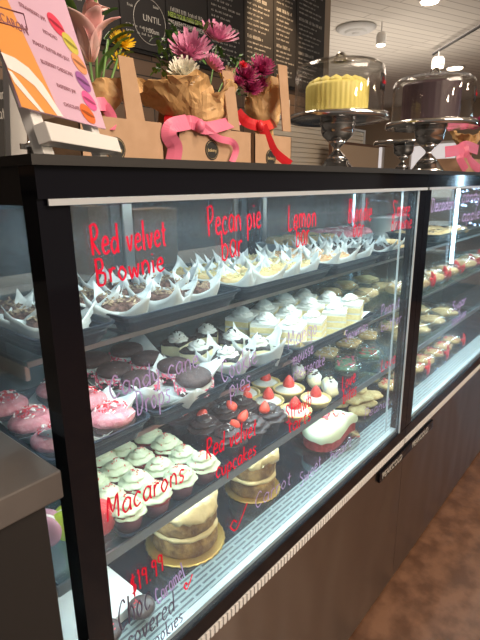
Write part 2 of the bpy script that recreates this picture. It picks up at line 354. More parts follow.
# small chalk sign behind the easel
c0 = aty(-8, 78, 1.7); c1 = aty(16, 112, 1.7)
t = thing('chalk_sign', 'small black sign with white script behind the easel at the left edge', 'sign', (c0.x, 1.7, 1.35))
bm = new(); box(bm, c0.x - .1, c1.x, 1.7, 1.715, 1.35, c0.z); part('panel', bm, M['board'], t, world=True)
bm = new(); strokes(bm, 'vanille', (c0.x, 1.698, 1.59), (c1.x, 1.698, 1.59), .035, (0, -1, 0), .0015); strokes(bm, 'latte', (c0.x, 1.698, 1.53), (c1.x - .02, 1.698, 1.53), .035, (0, -1, 0), .0015); part('writing', bm, M['chalk'], t, world=True)
# back counter carrying the sign and boxes
bm = new(); box(bm, -1.2, 3.3, 1.6, 2.15, 1.3, 1.35); box(bm, -1.2, 3.3, 1.65, 2.15, 0, 1.3)
single('back_counter', bm, M['blackm'], 'dark high back counter between the display case and the plank wall', 'counter', (1, 1.7, 0), bevel=.004)

# tan boxes standing just behind the case doors
bm = new(); box(bm, .5, 1.9, 1.22, 1.5, 1.02, 1.05); box(bm, .52, 1.88, 1.24, 1.48, 0, 1.02)
single('staff_counter', bm, M['grayp'], 'grey staff counter behind the sliding doors of the case', 'counter', (1.2, 1.35, 0))
for px0, px1, py, lb in ((88, 109, 209, 'smaller tan card box behind the case doors, left of the other'), (134, 176, 212, 'larger tan card box behind the case doors, right of the other')):
    a, b = aty(px0, py, 1.28), aty(px1, py, 1.28); t = thing('cardboard_box', lb, 'box', ((a.x+b.x)/2, 1.34, 1.05))
    bm = new(); box(bm, a.x, b.x, 1.28, 1.40, 1.05, a.z - .01); part('carton', bm, M['kraft'], t, world=True)
    bm = new(); box(bm, a.x - .002, b.x + .002, 1.278, 1.402, a.z - .0095, a.z + .006); part('lid', bm, M['kraft'], t, world=True)
# white slatted shutter, tan frame, far things
t = thing('roller_shutter', 'white horizontal slat shutter in the opening under the right end of the menu', 'shutter', (3.5, 2.5, 1.0))
for k in range(16):
    pass
bm = new()
for k in range(15):
    z = 1.22 + k * .04; box(bm, 3.3, 4.9, 2.47, 2.485, z, z + .034); box(bm, 3.3, 4.9, 2.485, 2.49, z, z + .04)
part('slat_panel', bm, mat('cream_slats', (.72, .64, .52), .5), t, world=True)
bm = new(); box(bm, 3.28, 3.3, 2.46, 2.5, 0, 1.84); box(bm, 4.9, 4.93, 2.46, 2.5, 0, 1.84); box(bm, 3.3, 4.9, 2.46, 2.5, 1.82, 1.84); part('frame', bm, M['grayp'], t, world=True)
a, b = aty(331, 140, 2.3), aty(378, 168, 2.3)
t = thing('notice_frame', 'brown framed tan panel standing behind the first cake stand', 'frame', (a.x, 2.3, 1.2))
bm = new(); box(bm, a.x, b.x, 2.3, 2.32, 1.2, a.z); part('frame', bm, mat('brown_wood', (.12, .06, .035), .6), t, world=True)
bm = new(); box(bm, a.x + .025, b.x - .025, 2.29, 2.3, 1.22, a.z - .025); part('panel', bm, mat('tan_board', (.5, .36, .24), .7), t, world=True)
bm = new(); box(bm, a.x, b.x, 2.2, 2.4, 0, 1.2); single('cabinet', bm, mat('brown_wood', (.12, .06, .035), .6), 'brown cabinet under the framed tan panel', 'cabinet', (a.x, 2.3, 0))
# picture frames left of the shutter
for (x0, y0, x1, y1, lb) in ((277, 98, 288, 120, 'small white picture frame above its twin, left of the first cake stand'), (279, 132, 290, 152, 'lower small white picture frame, left of the cream shutter')):
    a, b = aty(x0, y0, 2.6), aty(x1, y1, 2.6)
    t = thing('picture_frame', lb, 'picture frame', (a.x, 2.6, b.z))
    bm = new(); box(bm, a.x, b.x, 2.585, 2.61, b.z, a.z); part('frame', bm, M['white'], t, world=True)
    bm = new(); box(bm, a.x + .02, b.x - .02, 2.58, 2.585, b.z + .02, a.z - .02); part('picture', bm, mat('grey_print', (.4, .36, .3), .6), t, world=True)
# far bright shopfront panel on the far wall
for yy, lb in ((4.0, 'tall pale window in the far wall, right of the cake domes'), (5.9, 'tall pale window in the far wall, behind the cake domes')):
    t = thing('window', lb, 'window', (12.98, yy, 1))
    bm = new(); box(bm, 12.95, 12.99, yy, yy + 1.2, .9, 2.3); part('window_frame', bm, M['white'], t, world=True)
    bm = new(); box(bm, 12.94, 12.95, yy + .06, yy + 1.14, .96, 2.24); part('pane', bm, mat('lit_window', (.8, .8, .8), emit=(.95, .9, .9), es=.55), t, world=True)

# ceiling lights
def downlight(px, py, lb, z=3.2, r=.07, pw_=25):
    p = atz(px, py, z); t = thing('ceiling_light', lb, 'ceiling light', (p.x, p.y, z), 0, 'round lights in the ceiling')
    bm = new(); lathe(bm, [(r*1.25, -.0), (r*1.25, -.02), (r, -.022), (r, 0)], 20); part('trim_ring', bm, M['white'], t)
    bm = new(); lathe(bm, [(r*.98, -.035), (r*.98, -.02)], 20); part('lamp_face', bm, M['lamp'], t)
    l = bpy.data.lights.new('downlight_lamp', 'SPOT'); l.energy = pw_; l.color = (1, .75, .5); l.spot_size = 2.2; l.spot_blend = .8; l.shadow_soft_size = .05
    o = bpy.data.objects.new('downlight_lamp', l); COL.objects.link(o); o.location = (p.x, p.y, z - .05)
downlight(430, -1, 'round ceiling light at the top edge, above the chocolate cake dome', r=.09)
downlight(455, 67, 'round ceiling light farthest away, just right of the track spot', r=.12, pw_=9)
p = atz(356, 27, 3.2); t = thing('air_diffuser', 'round stepped air diffuser in the ceiling above the cake domes', 'air vent', (p.x, p.y, 3.2))
for k, (r0, r1, dz) in enumerate(((.2, .25, -.02), (.12, .17, -.04), (.04, .09, -.055))):
    bm = new(); lathe(bm, [(r0, -.005), (r1, -.01), (r1, -.02), (r0, dz - .03)], 28); part('ring', bm, M['grayp'], t)
def track_head(px, py, z, r, lb, tgt):
    p = atz(px, py, z); t = thing('track_spotlight', lb, 'spotlight', tuple(p), 0, 'white track heads on the ceiling')
    bm = new(); lathe(bm, [(r*.7, .09), (r*.95, .06), (r, -.03), (r*.95, -.04)][::-1], 16); part('housing', bm, M['white'], t)
    bm = new(); lathe(bm, [(r*.85, -.052), (r*.85, -.041)], 16); part('lamp_face', bm, M['lamp'], t)
    bm = new(); tube(bm, [(0, 0, .085), (0, 0, 3.16 - p.z)], .008); part('stem', bm, M['white'], t)
    spot('track_lamp', (p.x, p.y, p.z - .08), tgt, 40, (1, .72, .42), 70, .04)
track_head(381, 41, 2.95, .06, 'white spotlight below the round air diffuser', (3.6, 2.6, 2.3))
track_head(438, 64, 2.95, .09, 'white spotlight at the near end of the dark ceiling track', (7.5, 3, 0))
p0, p1 = atz(433, 54, 3.13), atz(500, 14, 3.13)
bm = new(); tube(bm, [p0, p1], .02, 6); single('light_track', bm, M['blackm'], 'thin dark lighting track running across the ceiling at upper right', 'track', tuple(p0))

# ------------------------------------------------------------ display cases
Y0 = .5; ZT = 1.3325; ZG = .577; ZH = 1.2955
GR = plankmat('grille_slots', (.05, .07, .085), (.06, .08, .10), w=.058, h=.0105, mort=.0032, rough=.4, mcol=(.22, .28, .29))
PANEL = None
def panelmat():
    m = mat('brushed_panel', (.40, .375, .36), .3, 1, aniso=.92); nt = m.node_tree; b = nt.nodes['Principled BSDF']
    tc = nt.nodes.new('ShaderNodeTexCoord'); mp = nt.nodes.new('ShaderNodeMapping'); mp.inputs['Scale'].default_value = (1, 1, .55)
    n = nt.nodes.new('ShaderNodeTexNoise'); n.inputs['Scale'].default_value = 6; n.inputs['Detail'].default_value = 1
    bp = nt.nodes.new('ShaderNodeBump'); bp.inputs['Strength'].default_value = .5; bp.inputs['Distance'].default_value = .03; b.inputs['Anisotropic Rotation'].default_value = .25
    nt.links.new(tc.outputs['Object'], mp.inputs[0]); nt.links.new(mp.outputs[0], n.inputs[0]); nt.links.new(n.outputs[0], bp.inputs['Height']); nt.links.new(bp.outputs[0], b.inputs['Normal'])
    tg = nt.nodes.new('ShaderNodeTangent'); tg.direction_type = 'RADIAL'; tg.axis = 'Z'; nt.links.new(tg.outputs[0], b.inputs['Tangent'])
    return m
PM = panelmat()
ZA, ZB, ZC, ZD = 1.091, .92, .734, .585
def make_case(x0, x1, lb, gx0, gx1, left_end, right_end):
    t = thing('display_case', lb, 'display case', (x0, Y0, 0))
    W = lambda n, m, bm, **k: part(n, bm, m, t, world=True, **k)
    W('front_panel', PM, box(new(), x0, x1, Y0, Y0 + .015, .012, .519))
    W('cabinet', M['blackm'], box(new(), x0 + .004, x1 - .004, Y0 + .016, 1.14, 0.0, ZG - .03))
    W('trim_backing', M['grayp'], box(new(), x0, x1, Y0 - .002, Y0 + .01, .521, .541))
    bm = new(); n = int((x1 - x0) / .0115)
    for k in range(n): box(bm, x0 + k * .0115, x0 + k * .0115 + .007, Y0 - .0045, Y0 - .002, .522, .540)
    W('ribbed_trim', M['white'], bm)['kind'] = 'stuff'
    W('bottom_rail', M['black'], box(new(), x0, x1, Y0 - .002, Y0 + .012, .543, ZG))
    W('header', M['black'], box(new(), x0, x1, Y0 - .004, Y0 + .03, ZH + .003, ZT))
    W('header_strip', M['silver'], box(new(), x0 + .01, x1 - .003, Y0 - .007, Y0 - .0045, ZH - .004, ZH + .003))
    W('post', M['black'], box(new(), x0, gx0, Y0 - .001, Y0 + .03, ZG, ZH + .003), label='front left post')
    W('post', M['black'], box(new(), gx1, x1, Y0 - .001, Y0 + .03, ZG, ZH + .003), label='front right post')
    W('post', M['black'], box(new(), x0, x0 + .03, 1.10, 1.14, ZG, ZT)); W('post', M['black'], box(new(), x1 - .03, x1, 1.10, 1.14, ZG, ZT))
    for on, xs, xg in ((left_end, x0, x0 + .004), (right_end, x1 - .02, x1 - .008)):
        if not on: continue
        W('side_rail', M['blackm'], box(new(), xs, xs + .02, Y0 + .03, 1.10, ZH - .004, ZT)); W('side_rail', M['blackm'], box(new(), xs, xs + .02, Y0 + .03, 1.10, ZG - .03, ZG))
        W('side_glass', M['glass'], box(new(), xg, xg + .004, Y0 + .03, 1.10, ZG, ZH))
    g = W('front_glass', M['glass'], box(new(), gx0 - .004, gx1 + .004, Y0 + .001, Y0 + .005, ZG - .002, ZH + .003))
    W('ceiling_panel', M['navy'], box(new(), x0 + .02, x1 - .02, Y0 + .03, 1.12, ZT - .02, ZT))
    # deck
    W('deck_floor', M['deck'], box(new(), x0 + .01 * left_end, x1 - .01 * right_end, Y0 + .085, 1.10, ZD - .02, ZD))
    W('front_ledge', M['whitem'], box(new(), x0 + .01 * left_end, x1 - .01 * right_end, Y0 + .012, Y0 + .026, ZD - .02, ZD + .001))
    W('air_grille', GR, box(new(), x0 + .01 * left_end, x1 - .01 * right_end, Y0 + .026, Y0 + .085, ZD - .012, ZD + .0005))
    # shelves
    for z, yf, nm in ((ZA, .60, 'top glass shelf'), (ZB, .60, 'middle glass shelf'), (ZC, .60, 'lower glass shelf')):
        s = W('shelf', M['sglass'], box(new(), x0 + .012 * left_end, x1 - .012 * right_end, yf, 1.04, z - .007, z), label=nm)
        part('shelf_rail', box(new(), x0 + .012 * left_end, x1 - .012 * right_end, yf - .004, yf, z - (.018 if z == ZC else .007), z + .0005), M['railm'] if z == ZC else M['steel'], s, world=True)
        for xb in ((x0 + .014,) if left_end else (x1 - .02,)):
            part('bracket', box(new(), xb, xb + .006, yf + .01, 1.09, z - .03, z - .008), M['chrome'], s, world=True)
        part('led_tube', box(new(), x0 + .03, x1 - .03, yf + .012, yf + .02, z - .0115, z - .009), M['led'], s, world=True)
        part('led_housing', box(new(), x0 + .02, x1 - .02, yf + .008, yf + .028, z - .0089, z - .0072), M['steel'], s, world=True)
        area('shelf_lamp', ((x0 + x1) / 2, yf + .03, z - .02), x1 - x0 - .08, 1.7 * LK * (x1 - x0) / 1.11, (.74, .93, 1), (-.25, 0, 0), .012)
    W('header_led', M['led'], box(new(), x0 + .04, x1 - .04, Y0 + .034, Y0 + .044, ZH - .002, ZH + .004))
    area('header_lamp', ((x0 + x1) / 2, Y0 + .05, ZH - .004), x1 - x0 - .08, 3.3 * LK * (x1 - x0) / 1.11, (.76, .94, 1), (.35, 0, 0), .02)
    area('ledge_fill', ((x0 + x1) / 2, Y0 + .03, ZH - .02), x1 - x0 - .1, 0.5 * LK * (x1 - x0) / 1.11, (.76, .94, 1), (-.0, 0, 0), .01, spread=.9)  # weak extra light added to brighten the front ledge, not a fitting
    # back: sliding doors
    W('back_frame', M['navy'], box(box(box(box(new(), x0, x1, 1.105, 1.135, ZH - .03, ZT - .02), x0, x1, 1.105, 1.135, ZG - .03, ZG + .03), x0 + .03, x0 + .06, 1.105, 1.135, ZG, ZH), x1 - .06, x1 - .03, 1.105, 1.135, ZG, ZH))
    xm = (x0 + x1) / 2
    for a, b, y in ((x0 + .05, xm + .03, 1.108), (xm - .03, x1 - .05, 1.122)):
        d = W('sliding_door', M['dglass'], box(new(), a, b, y, y + .004, ZG + .02, ZH - .02))
        [part('door_frame', box(new(), q, q + .03, y - .003, y + .008, ZG + .02, ZH - .02), M['steel'], d, world=True) for q in (a, b - .03)]
    W('countertop', M['blackm'], box(new(), x0 - .006, x1 - .001, Y0 - .012, 1.15, ZT, ZT + .0105))
    return t, g
LK = .78
case1, glass1 = make_case(.262, 1.376, 'long black refrigerated glass case in front with red handwriting, full of cakes', .30, 1.332, True, False)
case2, glass2 = make_case(1.378, 3.05, 'farther black glass case at the right, seen past the shared post', 1.42, 3.005, False, True)
part('corner_trim', box(new(), 1.30, 1.303, .53, .535, ZG, ZH), M['silver'], case1, world=True)
for px, pz in ((419, 0),): part('corner_trim', box(new(), 1.3265, 1.3315, .4985, .502, ZG, ZH), M['silver'], case1, world=True)
# badge
t = thing('maker_plate', 'long black nameplate with white capitals across the joint of the two cases', 'nameplate', (1.18, .5, .49))
bm = new(); box(bm, 1.19, 1.62, .492, .499, .478, .508); part('plate', bm, M['black'], t, world=True)
fonttext('PEAKCOLD', .028, M['chalk'], t, frameM((1.205, .4915, .483), (1, 0, 0), (0, 0, 1)), 'lettering')
fonttext('PEAKCOLD', .028, M['chalk'], t, frameM((1.43, .4915, .483), (1, 0, 0), (0, 0, 1)), 'lettering')

# ------------------------------------------------------------ drinks cooler (stands in the room, mirrored in the case glass)
t = thing('drinks_cooler', 'tall dark cooler with a blue-white light tube, mirrored in the right case', 'cooler', (6.1, -.75, 0))
bm = new(); box(bm, 5.5, 6.9, -1.35, -1.3, 0, 2.1); box(bm, 5.5, 6.9, -1.35, -.7, 0, .3); box(bm, 5.5, 6.9, -1.35, -.7, 2.0, 2.1); box(bm, 5.48, 5.5, -1.35, -.7, 0, 2.1); box(bm, 6.9, 6.94, -1.35, -.7, 0, 2.1); part('cabinet', bm, M['navy'], t, world=True)
for z in (.75, 1.15, 1.55): bm = new(); box(bm, 5.5, 6.9, -1.3, -.75, z, z + .01); part('shelf', bm, M['steel'], t, world=True)
bm = new(); tube(bm, [(5.60, -.68, .45), (5.60, -.68, 2.0)], .014, 8); part('light_tube', bm, mat('cooler_tube', (1, 1, 1), emit=(.5, .78, 1), es=45), t, world=True)
bulb = None
for z in (.82, 1.08, 1.24):
    for k in range(5):
        pos = Vector((5.82 + k*.2 + random.uniform(-.06, .06), -.7, z + random.uniform(-.03, .03))) - Vector((6.1, -.75, 0))
        if bulb is None:
            bm = new(); lathe(bm, [(.002, -.012), (.012, 0), (.002, .012)], 8); bulb = part('bulb', bm, mat('cooler_bulb', (1, 1, 1), emit=(.45, .65, 1), es=14), t, loc=pos)
        else:
            o = bulb.copy(); COL.objects.link(o); o.location = pos

# ------------------------------------------------------------ near table, left
cn = aty(61, 470, .45)
t = thing('side_table', 'grey stone topped table with dark base at the lower left corner', 'table', (cn.x - .4, .7, 0))
bm = new(); box(bm, cn.x - 1.0, cn.x, .45, 1.5, cn.z - .034, cn.z); part('tabletop', bm, mat('stone_top', (.085, .078, .076), .3, col2=(.12, .11, .105), scale=6), t, world=True, bevel=.002)
bl = aty(47, 520, .46)
bm = new(); box(bm, cn.x - .98, bl.x, .46, 1.45, 0, cn.z - .034); part('base', bm, M['blackm'], t, world=True)
# ------------------------------------------------------------ food makers (local coordinates, base at z=0)
def bits(bm, n, fn, s, mi=0, rnd=random):
    for _ in range(n):
        p, nn = fn(); q = Vector(nn).to_track_quat('Z', 'Y').to_matrix() @ Matrix.Rotation(rnd.uniform(0, 6), 3, 'Z')
        l = s * rnd.uniform(.7, 1.4)
        vs = [Vector(p) + q @ Vector(v) for v in ((-l, -s*.4, 0), (l, -s*.4, 0), (l, s*.4, 0), (-l, s*.4, 0), (-l, -s*.4, s*.6), (l, -s*.4, s*.6), (l, s*.4, s*.6), (-l, s*.4, s*.6))]
        v = [bm.verts.new(x) for x in vs]
        for f in ((4, 5, 6, 7), (0, 1, 5, 4), (1, 2, 6, 5), (2, 3, 7, 6), (3, 0, 4, 7)):
            bm.faces.new([v[i] for i in f]).material_index = mi
    return bm
def swirl(R, H, turns=2.4, z0=0, n=36, ridge=.12, star=0):
    bm = new(); prof = []
    K = 22
    for k in range(K + 1):
        t = k / K; prof.append((R * (1 - t) ** .55 * (1 if t > .06 else .86 + 2.3*t) + .0012, z0 + H * t))
    def fn(r, z, a, k):
        t = k / K; u = (t * turns - a / (2 * PI)) % 1.0
        s = abs(math.sin(PI * u)); rr = r * (1 - ridge + ridge * 2 * s)
        if star: rr *= 1 + star * abs(math.sin((a + t * 3) * 3.5))
        return rr, z
    lathe(bm, prof, n, fn=fn); return bm
def surf_dome(R, H, z0):
    def f():
        a = random.uniform(0, 2*PI); q = random.uniform(0, .8); r = R * q
        z = z0 + H * (1 - q ** 1.8); return (r*math.cos(a), r*math.sin(a), z), (math.cos(a)*q, math.sin(a)*q, .8)
    return f
def cupcake_wrap(t, m, R=.033, h=.038):
    bm = new()
    lathe(bm, [(R*.72, 0), (R*.86, h*.5), (R, h)], 64, fn=lambda r, z, a, k: (r * (1 + .028 * math.cos(32 * a)), z)); part('wrapper', bm, m, t)
def strawberry(bm, c, s, R=None, mi=0):
    prof = [(s*.05, -s*.9), (s*.35, -s*.6), (s*.6, -s*.1), (s*.62, s*.25), (s*.4, s*.5), (s*.05, s*.55)]
    return lathe(bm, prof, 14, c=c, R=R, mi=mi)
def make_cupcake(loc, label, group):
    t = thing('red_velvet_cupcake', label, 'cupcake', loc, random.uniform(0, 6), group); cupcake_wrap(t, M['wrapper'])
    bm = new(); lathe(bm, [(.0335, .033), (.0345, .038), (.03, .043)], 24); part('cake', bm, M['redvel'], t)
    part('frosting', swirl(.0325, .034, 2.6, .037, ridge=.16, star=.14), M['frost'], t)
    part('sprinkles', bits(new(), 12, surf_dome(.034, .033, .040), .002), M['red'], t); return t
def make_choc_cupcake(loc, label, group):
    t = thing('chocolate_cupcake', label, 'cupcake', loc, random.uniform(0, 6), group); cupcake_wrap(t, M['wrapperd'])
    bm = new(); lathe(bm, [(.033, .034), (.034, .038), (.03, .042)], 24); part('cake', bm, M['choc'], t)
    part('frosting', swirl(.034, .036, 3, .037, ridge=.24, star=.2), M['chfrost'], t)
    part('sprinkles', bits(new(), 16, surf_dome(.0345, .036, .040), .0014), M['whitec'], t)
    bm = new(); strawberry(bm, (-.008, -.016, .066), .022, Matrix.Rotation(2.6, 3, 'X')); part('strawberry', bm, [M['strawin']], t); return t
def make_tart(loc, label, group):
    t = thing('strawberry_tart', label, 'tart', loc, random.uniform(0, 6), group)
    bm = new(); lathe(bm, [(.027, 0), (.036, .02), (.0385, .024), (.034, .024), (.031, .018)], 56, fn=lambda r, z, a, k: (r*(1+.02*math.cos(28*a)), z)); part('crust', bm, M['shell'], t)
    part('cream', swirl(.0335, .016, 1.6, .017, ridge=.06), M['cream'], t)
    bm = new(); strawberry(bm, (0, 0, .036), .023, Matrix.Rotation(PI, 3, 'X')); part('strawberry', bm, M['straw'], t); return t
def ellips(R, H, z0, n=28, lumpy=.04, seed=0, sq=1.6):
    bm = new(); K = 10; prof = []
    for k in range(K + 1):
        a = -PI/2 + PI*k/K; prof.append((max(.0006, R*math.cos(a)**(1/sq)) if abs(math.cos(a)) > 1e-6 else .0006, z0 + H*.5 + H*.5*math.sin(a)))
    lathe(bm, prof, n); 
    for v in bm.verts: v.co += Vector((v.co.x, v.co.y, 0)) * noise.noise(v.co*60 + Vector((seed, 0, 0))) * lumpy
    return bm
def make_whoopie(loc, label, group):
    t = thing('whoopie_pie', label, 'whoopie pie', loc, random.uniform(0, 6), group)
    part('bottom_cake', ellips(.034, .018, 0), M['choc'], t); 
    part('filling', ellips(.033, .012, .0135, lumpy=.15), M['cream'], t)
    bm = new()
    def f():
        a = random.uniform(0, 2*PI); return (.0352*math.cos(a), .0352*math.sin(a), random.uniform(.009, .027)), (math.cos(a), math.sin(a), .2)
    bits(bm, 110, f, .0026, 0); bits(bm, 45, f, .0026, 1); part('peppermint_bits', bm, [M['pinkc'], M['whitec']], t)
    part('top_cake', ellips(.0335, .024, .021, seed=3), M['choc'], t); return t
def make_pinkpie(loc, label, group):
    t = thing('pink_coated_cookie', label, 'cookie', loc, random.uniform(0, 6), group)
    part('base_cookie', ellips(.035, .02, 0), M['choc'], t); part('coating', ellips(.0345, .026, .006, seed=5), M['pink'], t)
    bm = new(); sd = surf_dome(.030, .01, .031); bits(bm, 45, sd, .0022, 0); bits(bm, 30, sd, .0022, 1); part('sprinkles', bm, [M['red'], M['whitec']], t); return t
def wrap_sheet(s, h, base, seed=0, flare=1.25, crump=.004):
    """square paper folded up round a block: four pointed corners"""
    def fn(u, v):
        x, y = (u - .5) * 2, (v - .5) * 2; d = max(abs(x), abs(y)); b = base / s
        if d <= b: p = Vector((x*s, y*s, 0))
        else:
            k = (d - b) / (1 - b); cor = min(abs(x), abs(y)) / d
            dirx, diry = x / d, y / d; r = base * (1 + (flare - 1) * k * (.55 + .45*cor)) * (1 - .06 * (1-cor)); 
            p = Vector((dirx * r, diry * r, h * k * (.5 + .6 * cor ** 2.2)))
        p += noise.noise_vector(p * 38 + Vector((seed * 3.1, seed, 0))) * crump
        p.z = max(p.z, .0)
        return p
    return sheet(new(), fn, 14, 14)
def make_wrapped_bar(loc, label, group, cakem, topm, seed, name='brownie', cat='brownie', topn='crumb_topping'):
    t = thing(name, label, cat, loc, random.uniform(-.5, .5) + .78, group)
    bm = new(); box(bm, -.03, .03, -.026, .026, .004, .034); subd(bm, 3); jitter(bm, .006, 45, seed); part('cake', bm, cakem, t, smooth=True)
    bm = new()
    def f(): return (random.uniform(-.026, .026), random.uniform(-.023, .023), .034 + random.uniform(-.001, .004)), (random.uniform(-1, 1), random.uniform(-1, 1), 1)
    bits(bm, 45, f, .0030); part(topn, bm, topm, t)
    part('paper_wrapper', wrap_sheet(.085, .055, .034, seed, 1.42), M['paper'], t, solid=.0006); return t
def make_oreo_pie(loc, label, group, papered):
    t = thing('cookie_cheesecake', label, 'cake slice', loc, random.uniform(.2, .8), group)
    part('crust', box(new(), -.033, .033, -.026, .026, 0, .009), M['crumb'], t)
    bm = box(new(), -.032, .032, -.025, .025, .009, .037); part('filling', bm, M['cheesecake'], t, bevel=.002)
    bm = box(new(), -.033, .033, -.026, .026, .037, .042); subd(bm, 3); jitter(bm, .0035, 90, 2); part('crumb_topping', bm, M['crumb'], t)
    part('whipped_dollop', swirl(.019, .022, 2, .041, star=.2), M['cream'], t)
    part('crumbs', bits(new(), 26, surf_dome(.0195, .021, .043), .0026), M['crumb'], t)
    if papered: part('paper_wrapper', wrap_sheet(.10, .07, .038, papered, 1.5, .006), M['paper'], t, solid=.0006)
    return t
def make_lemon(loc, label, group, rz=.3):
    t = thing('lemon_cake_square', label, 'cake slice', loc, rz, group)
    for k, (z0, z1) in enumerate(((0, .013), (.017, .029), (.033, .045))):
        bm = box(new(), -.032, .032, -.028, .028, z0, z1); part('sponge', bm, M['sponge'], t, bevel=.001)
    for z0, z1 in ((.013, .017), (.029, .033), (.045, .052)):
        part('cream_layer', box(new(), -.0315, .0315, -.0275, .0275, z0, z1), M['cream'], t)
    part('whipped_dollop', swirl(.02, .022, 2, .051, star=.22), M['cream'], t); 
    part('coconut_shavings', bits(new(), 22, surf_dome(.026, .012, .053), .0028), M['whitec'], t); return t
def tray(label, x0, x1, y0, y1, z, h=.035, group='black plastic bakery trays', m=None, name='bakery_tray', rot=0):
    t = thing(name, label, 'tray', ((x0+x1)/2, (y0+y1)/2, z), rot, group); w, d = (x1-x0)/2, (y1-y0)/2; m = m or M['tray']
    bm = new(); rr = .018
    def rect(w, d, r, z):
        P = []
        for cx_, cy_, a0 in ((w-r, d-r, 0), (-w+r, d-r, PI/2), (-w+r, -d+r, PI), (w-r, -d+r, 1.5*PI)):
            for k in range(5):
                a = a0 + PI/2*k/4; P.append(bm.verts.new((cx_ + r*math.cos(a), cy_ + r*math.sin(a), z)))
        return P
    def skin(prof, end=True):
        rings = [rect(w+o, d+o, rr, zz) for o, zz in prof]; n = len(rings[0])
        for A, B in zip(rings, rings[1:]):
            for i in range(n): bm.faces.new((A[i], A[(i+1) % n], B[(i+1) % n], B[i]))
        if end: bm.faces.new(rings[0]); bm.faces.new(rings[-1])
    skin([(-.012, .0), (-.008, h*.35), (-.005, h*.38), (-.004, h*.7), (-.001, h*.73), (0, h), (.004, h), (.004, h-.003), (.001, h - .004), (-.004, h*.6), (-.0125, .002)], True)
    part('tray_body', bm, m, t); return t
def paper(label, c, w, d, rz, z, seed, curl=.03, group='sheets of wax paper in the trays'):
    def fn(u, v):
        x, y = (u-.5)*w, (v-.5)*d; e = max(abs(u-.5), abs(v-.5))*2; cr = min(abs(u-.5), abs(v-.5))*2
        p = Vector((x, y, curl * max(0, e - .72) / .28 * (.3 + cr)))
        p += noise.noise_vector(Vector((x*22+seed, y*22, seed))) * .006; p.z = max(p.z, .0012); return p
    o = part('paper_sheet', sheet(new(), fn, 12, 12), M['paper'], None, loc=(c[0], c[1], z), rot=(0, 0, rz), solid=.0006); return tag(o, label, 'paper', group)

ORD = ['first', 'second', 'third', 'fourth', 'fifth', 'sixth', 'seventh']
# ---- top shelf
tray('short black tray of wrapped brownies at the far left of the top shelf', .285, .405, .582, .83, ZA + .001, .03)
tray('long black tray of wrapped brownies under the Red velvet writing', .425, .690, .582, .83, ZA + .001, .03)
tray('black tray of pecan pie bars, middle of the top shelf', .702, 1.035, .582, .83, ZA + .001, .03)
tray('black tray of peach crumb bars and dark brownies on the top shelf', 1.047, 1.31, .582, .83, ZA + .001, .03)
tray('black tray of tan cookies at the top shelf corner behind the shared post', 1.325, 1.62, .582, .83, ZA + .001, .03)
zi = ZA + .004
def gxy(xs, ys):
    for j, y in enumerate(ys):
        for i, x in enumerate(xs): yield i, j, x + random.uniform(-.004, .004), y + random.uniform(-.004, .004)
def grid(x0, x1, nx, y0, y1, ny):
    return gxy([x0 + (x1-x0)*i/max(1, nx-1) for i in range(nx)], [y0 + (y1-y0)*i/max(1, ny-1) for i in range(ny)])
ROW = ['front row', 'second row', 'third row', 'back row']
first = {}
def place(kind, maker, gen, z, lbl, group, sc=1):
    for i, j, x, y in gen:
        lb = f'{lbl}, {ROW[min(j, 3)]}, {ORD[i]} from left'
        if kind not in first: first[kind] = maker((x, y, z), lb, group); first[kind].scale = (sc,)*3
        else: dup(first[kind], (x, y, z), random.uniform(0, 6.28) if 'wrap' not in kind else random.uniform(-.5, .5) + .78 + random.choice((0, PI/2, PI)), lb, group, scale=sc * random.uniform(.95, 1.05))
place('wrap_brownie', lambda l, a, g: make_wrapped_bar(l, a, g, M['brownie'], M['nuts'], 1), gxy((.345, .465, .55, .635), (.650, .722, .79)), zi, 'dark brownie in white paper', 'paper wrapped brownies on the top shelf')
place('wrap_pecan', lambda l, a, g: make_wrapped_bar(l, a, g, M['blonde'], M['sponge'], 2, 'pecan_pie_bar', 'bar', 'nut_topping'), gxy((.75, .83, .91, .99), (.650, .722, .79)), zi, 'pale pecan bar in white paper', 'paper wrapped pecan bars on the top shelf')
place('wrap_lemon', lambda l, a, g: make_wrapped_bar(l, a, g, M['peach'], M['peach'], 3, 'lemon_bar', 'bar'), gxy((1.095, 1.17), (.650, .722, .79)), zi, 'peach coloured crumb bar in paper', 'peach crumb bars on the top shelf')
place('wrap_dark', lambda l, a, g: make_wrapped_bar(l, a, g, M['choc'], M['crumb'], 4, 'dark_brownie', 'brownie'), gxy((1.26, 1.37, 1.44), (.64, .73, .79)), zi, 'near black brownie in paper', 'dark brownies on the top shelf')
def cookie_maker(R, H, m, nm='cookie', top=None):
    def f(l, a, g):
        t = thing(nm, a, 'cookie', l, 0, g); part('cookie', ellips(R, H, 0, lumpy=.2, sq=2), m, t)
        if top: part('sprinkles', bits(new(), 22, surf_dome(R*.85, H*.15, H*.85), .0026), top, t)
        return t
    return f
mk = cookie_maker(.042, .018, M['cookie'], 'round_cookie')
place('c1', mk, gxy((1.52, 1.585), (.64, .71)), zi, 'tan cookie in the top shelf corner tray', 'tan cookies on the top shelf')
c = first['c1']; dup(c, (1.55, .67, zi + .02), 1, 'tan cookie lying on top of the pile in the top shelf corner tray')
tray('pale cookie tray at the back of the top shelf', 1.30, 1.86, .86, 1.03, ZA + .001, .03, m=M['whitem'])
mk = cookie_maker(.045, .03, M['cookie'], 'iced_cookie', M['green'])
place('c2', mk, gxy((1.36, 1.45, 1.54), (.90, .98)), ZA + .02, 'green flecked cookie at the back of the top shelf', 'iced cookies at the back of the top shelf')
mk = cookie_maker(.045, .034, M['pink'], 'pink_iced_cookie', M['whitec'])
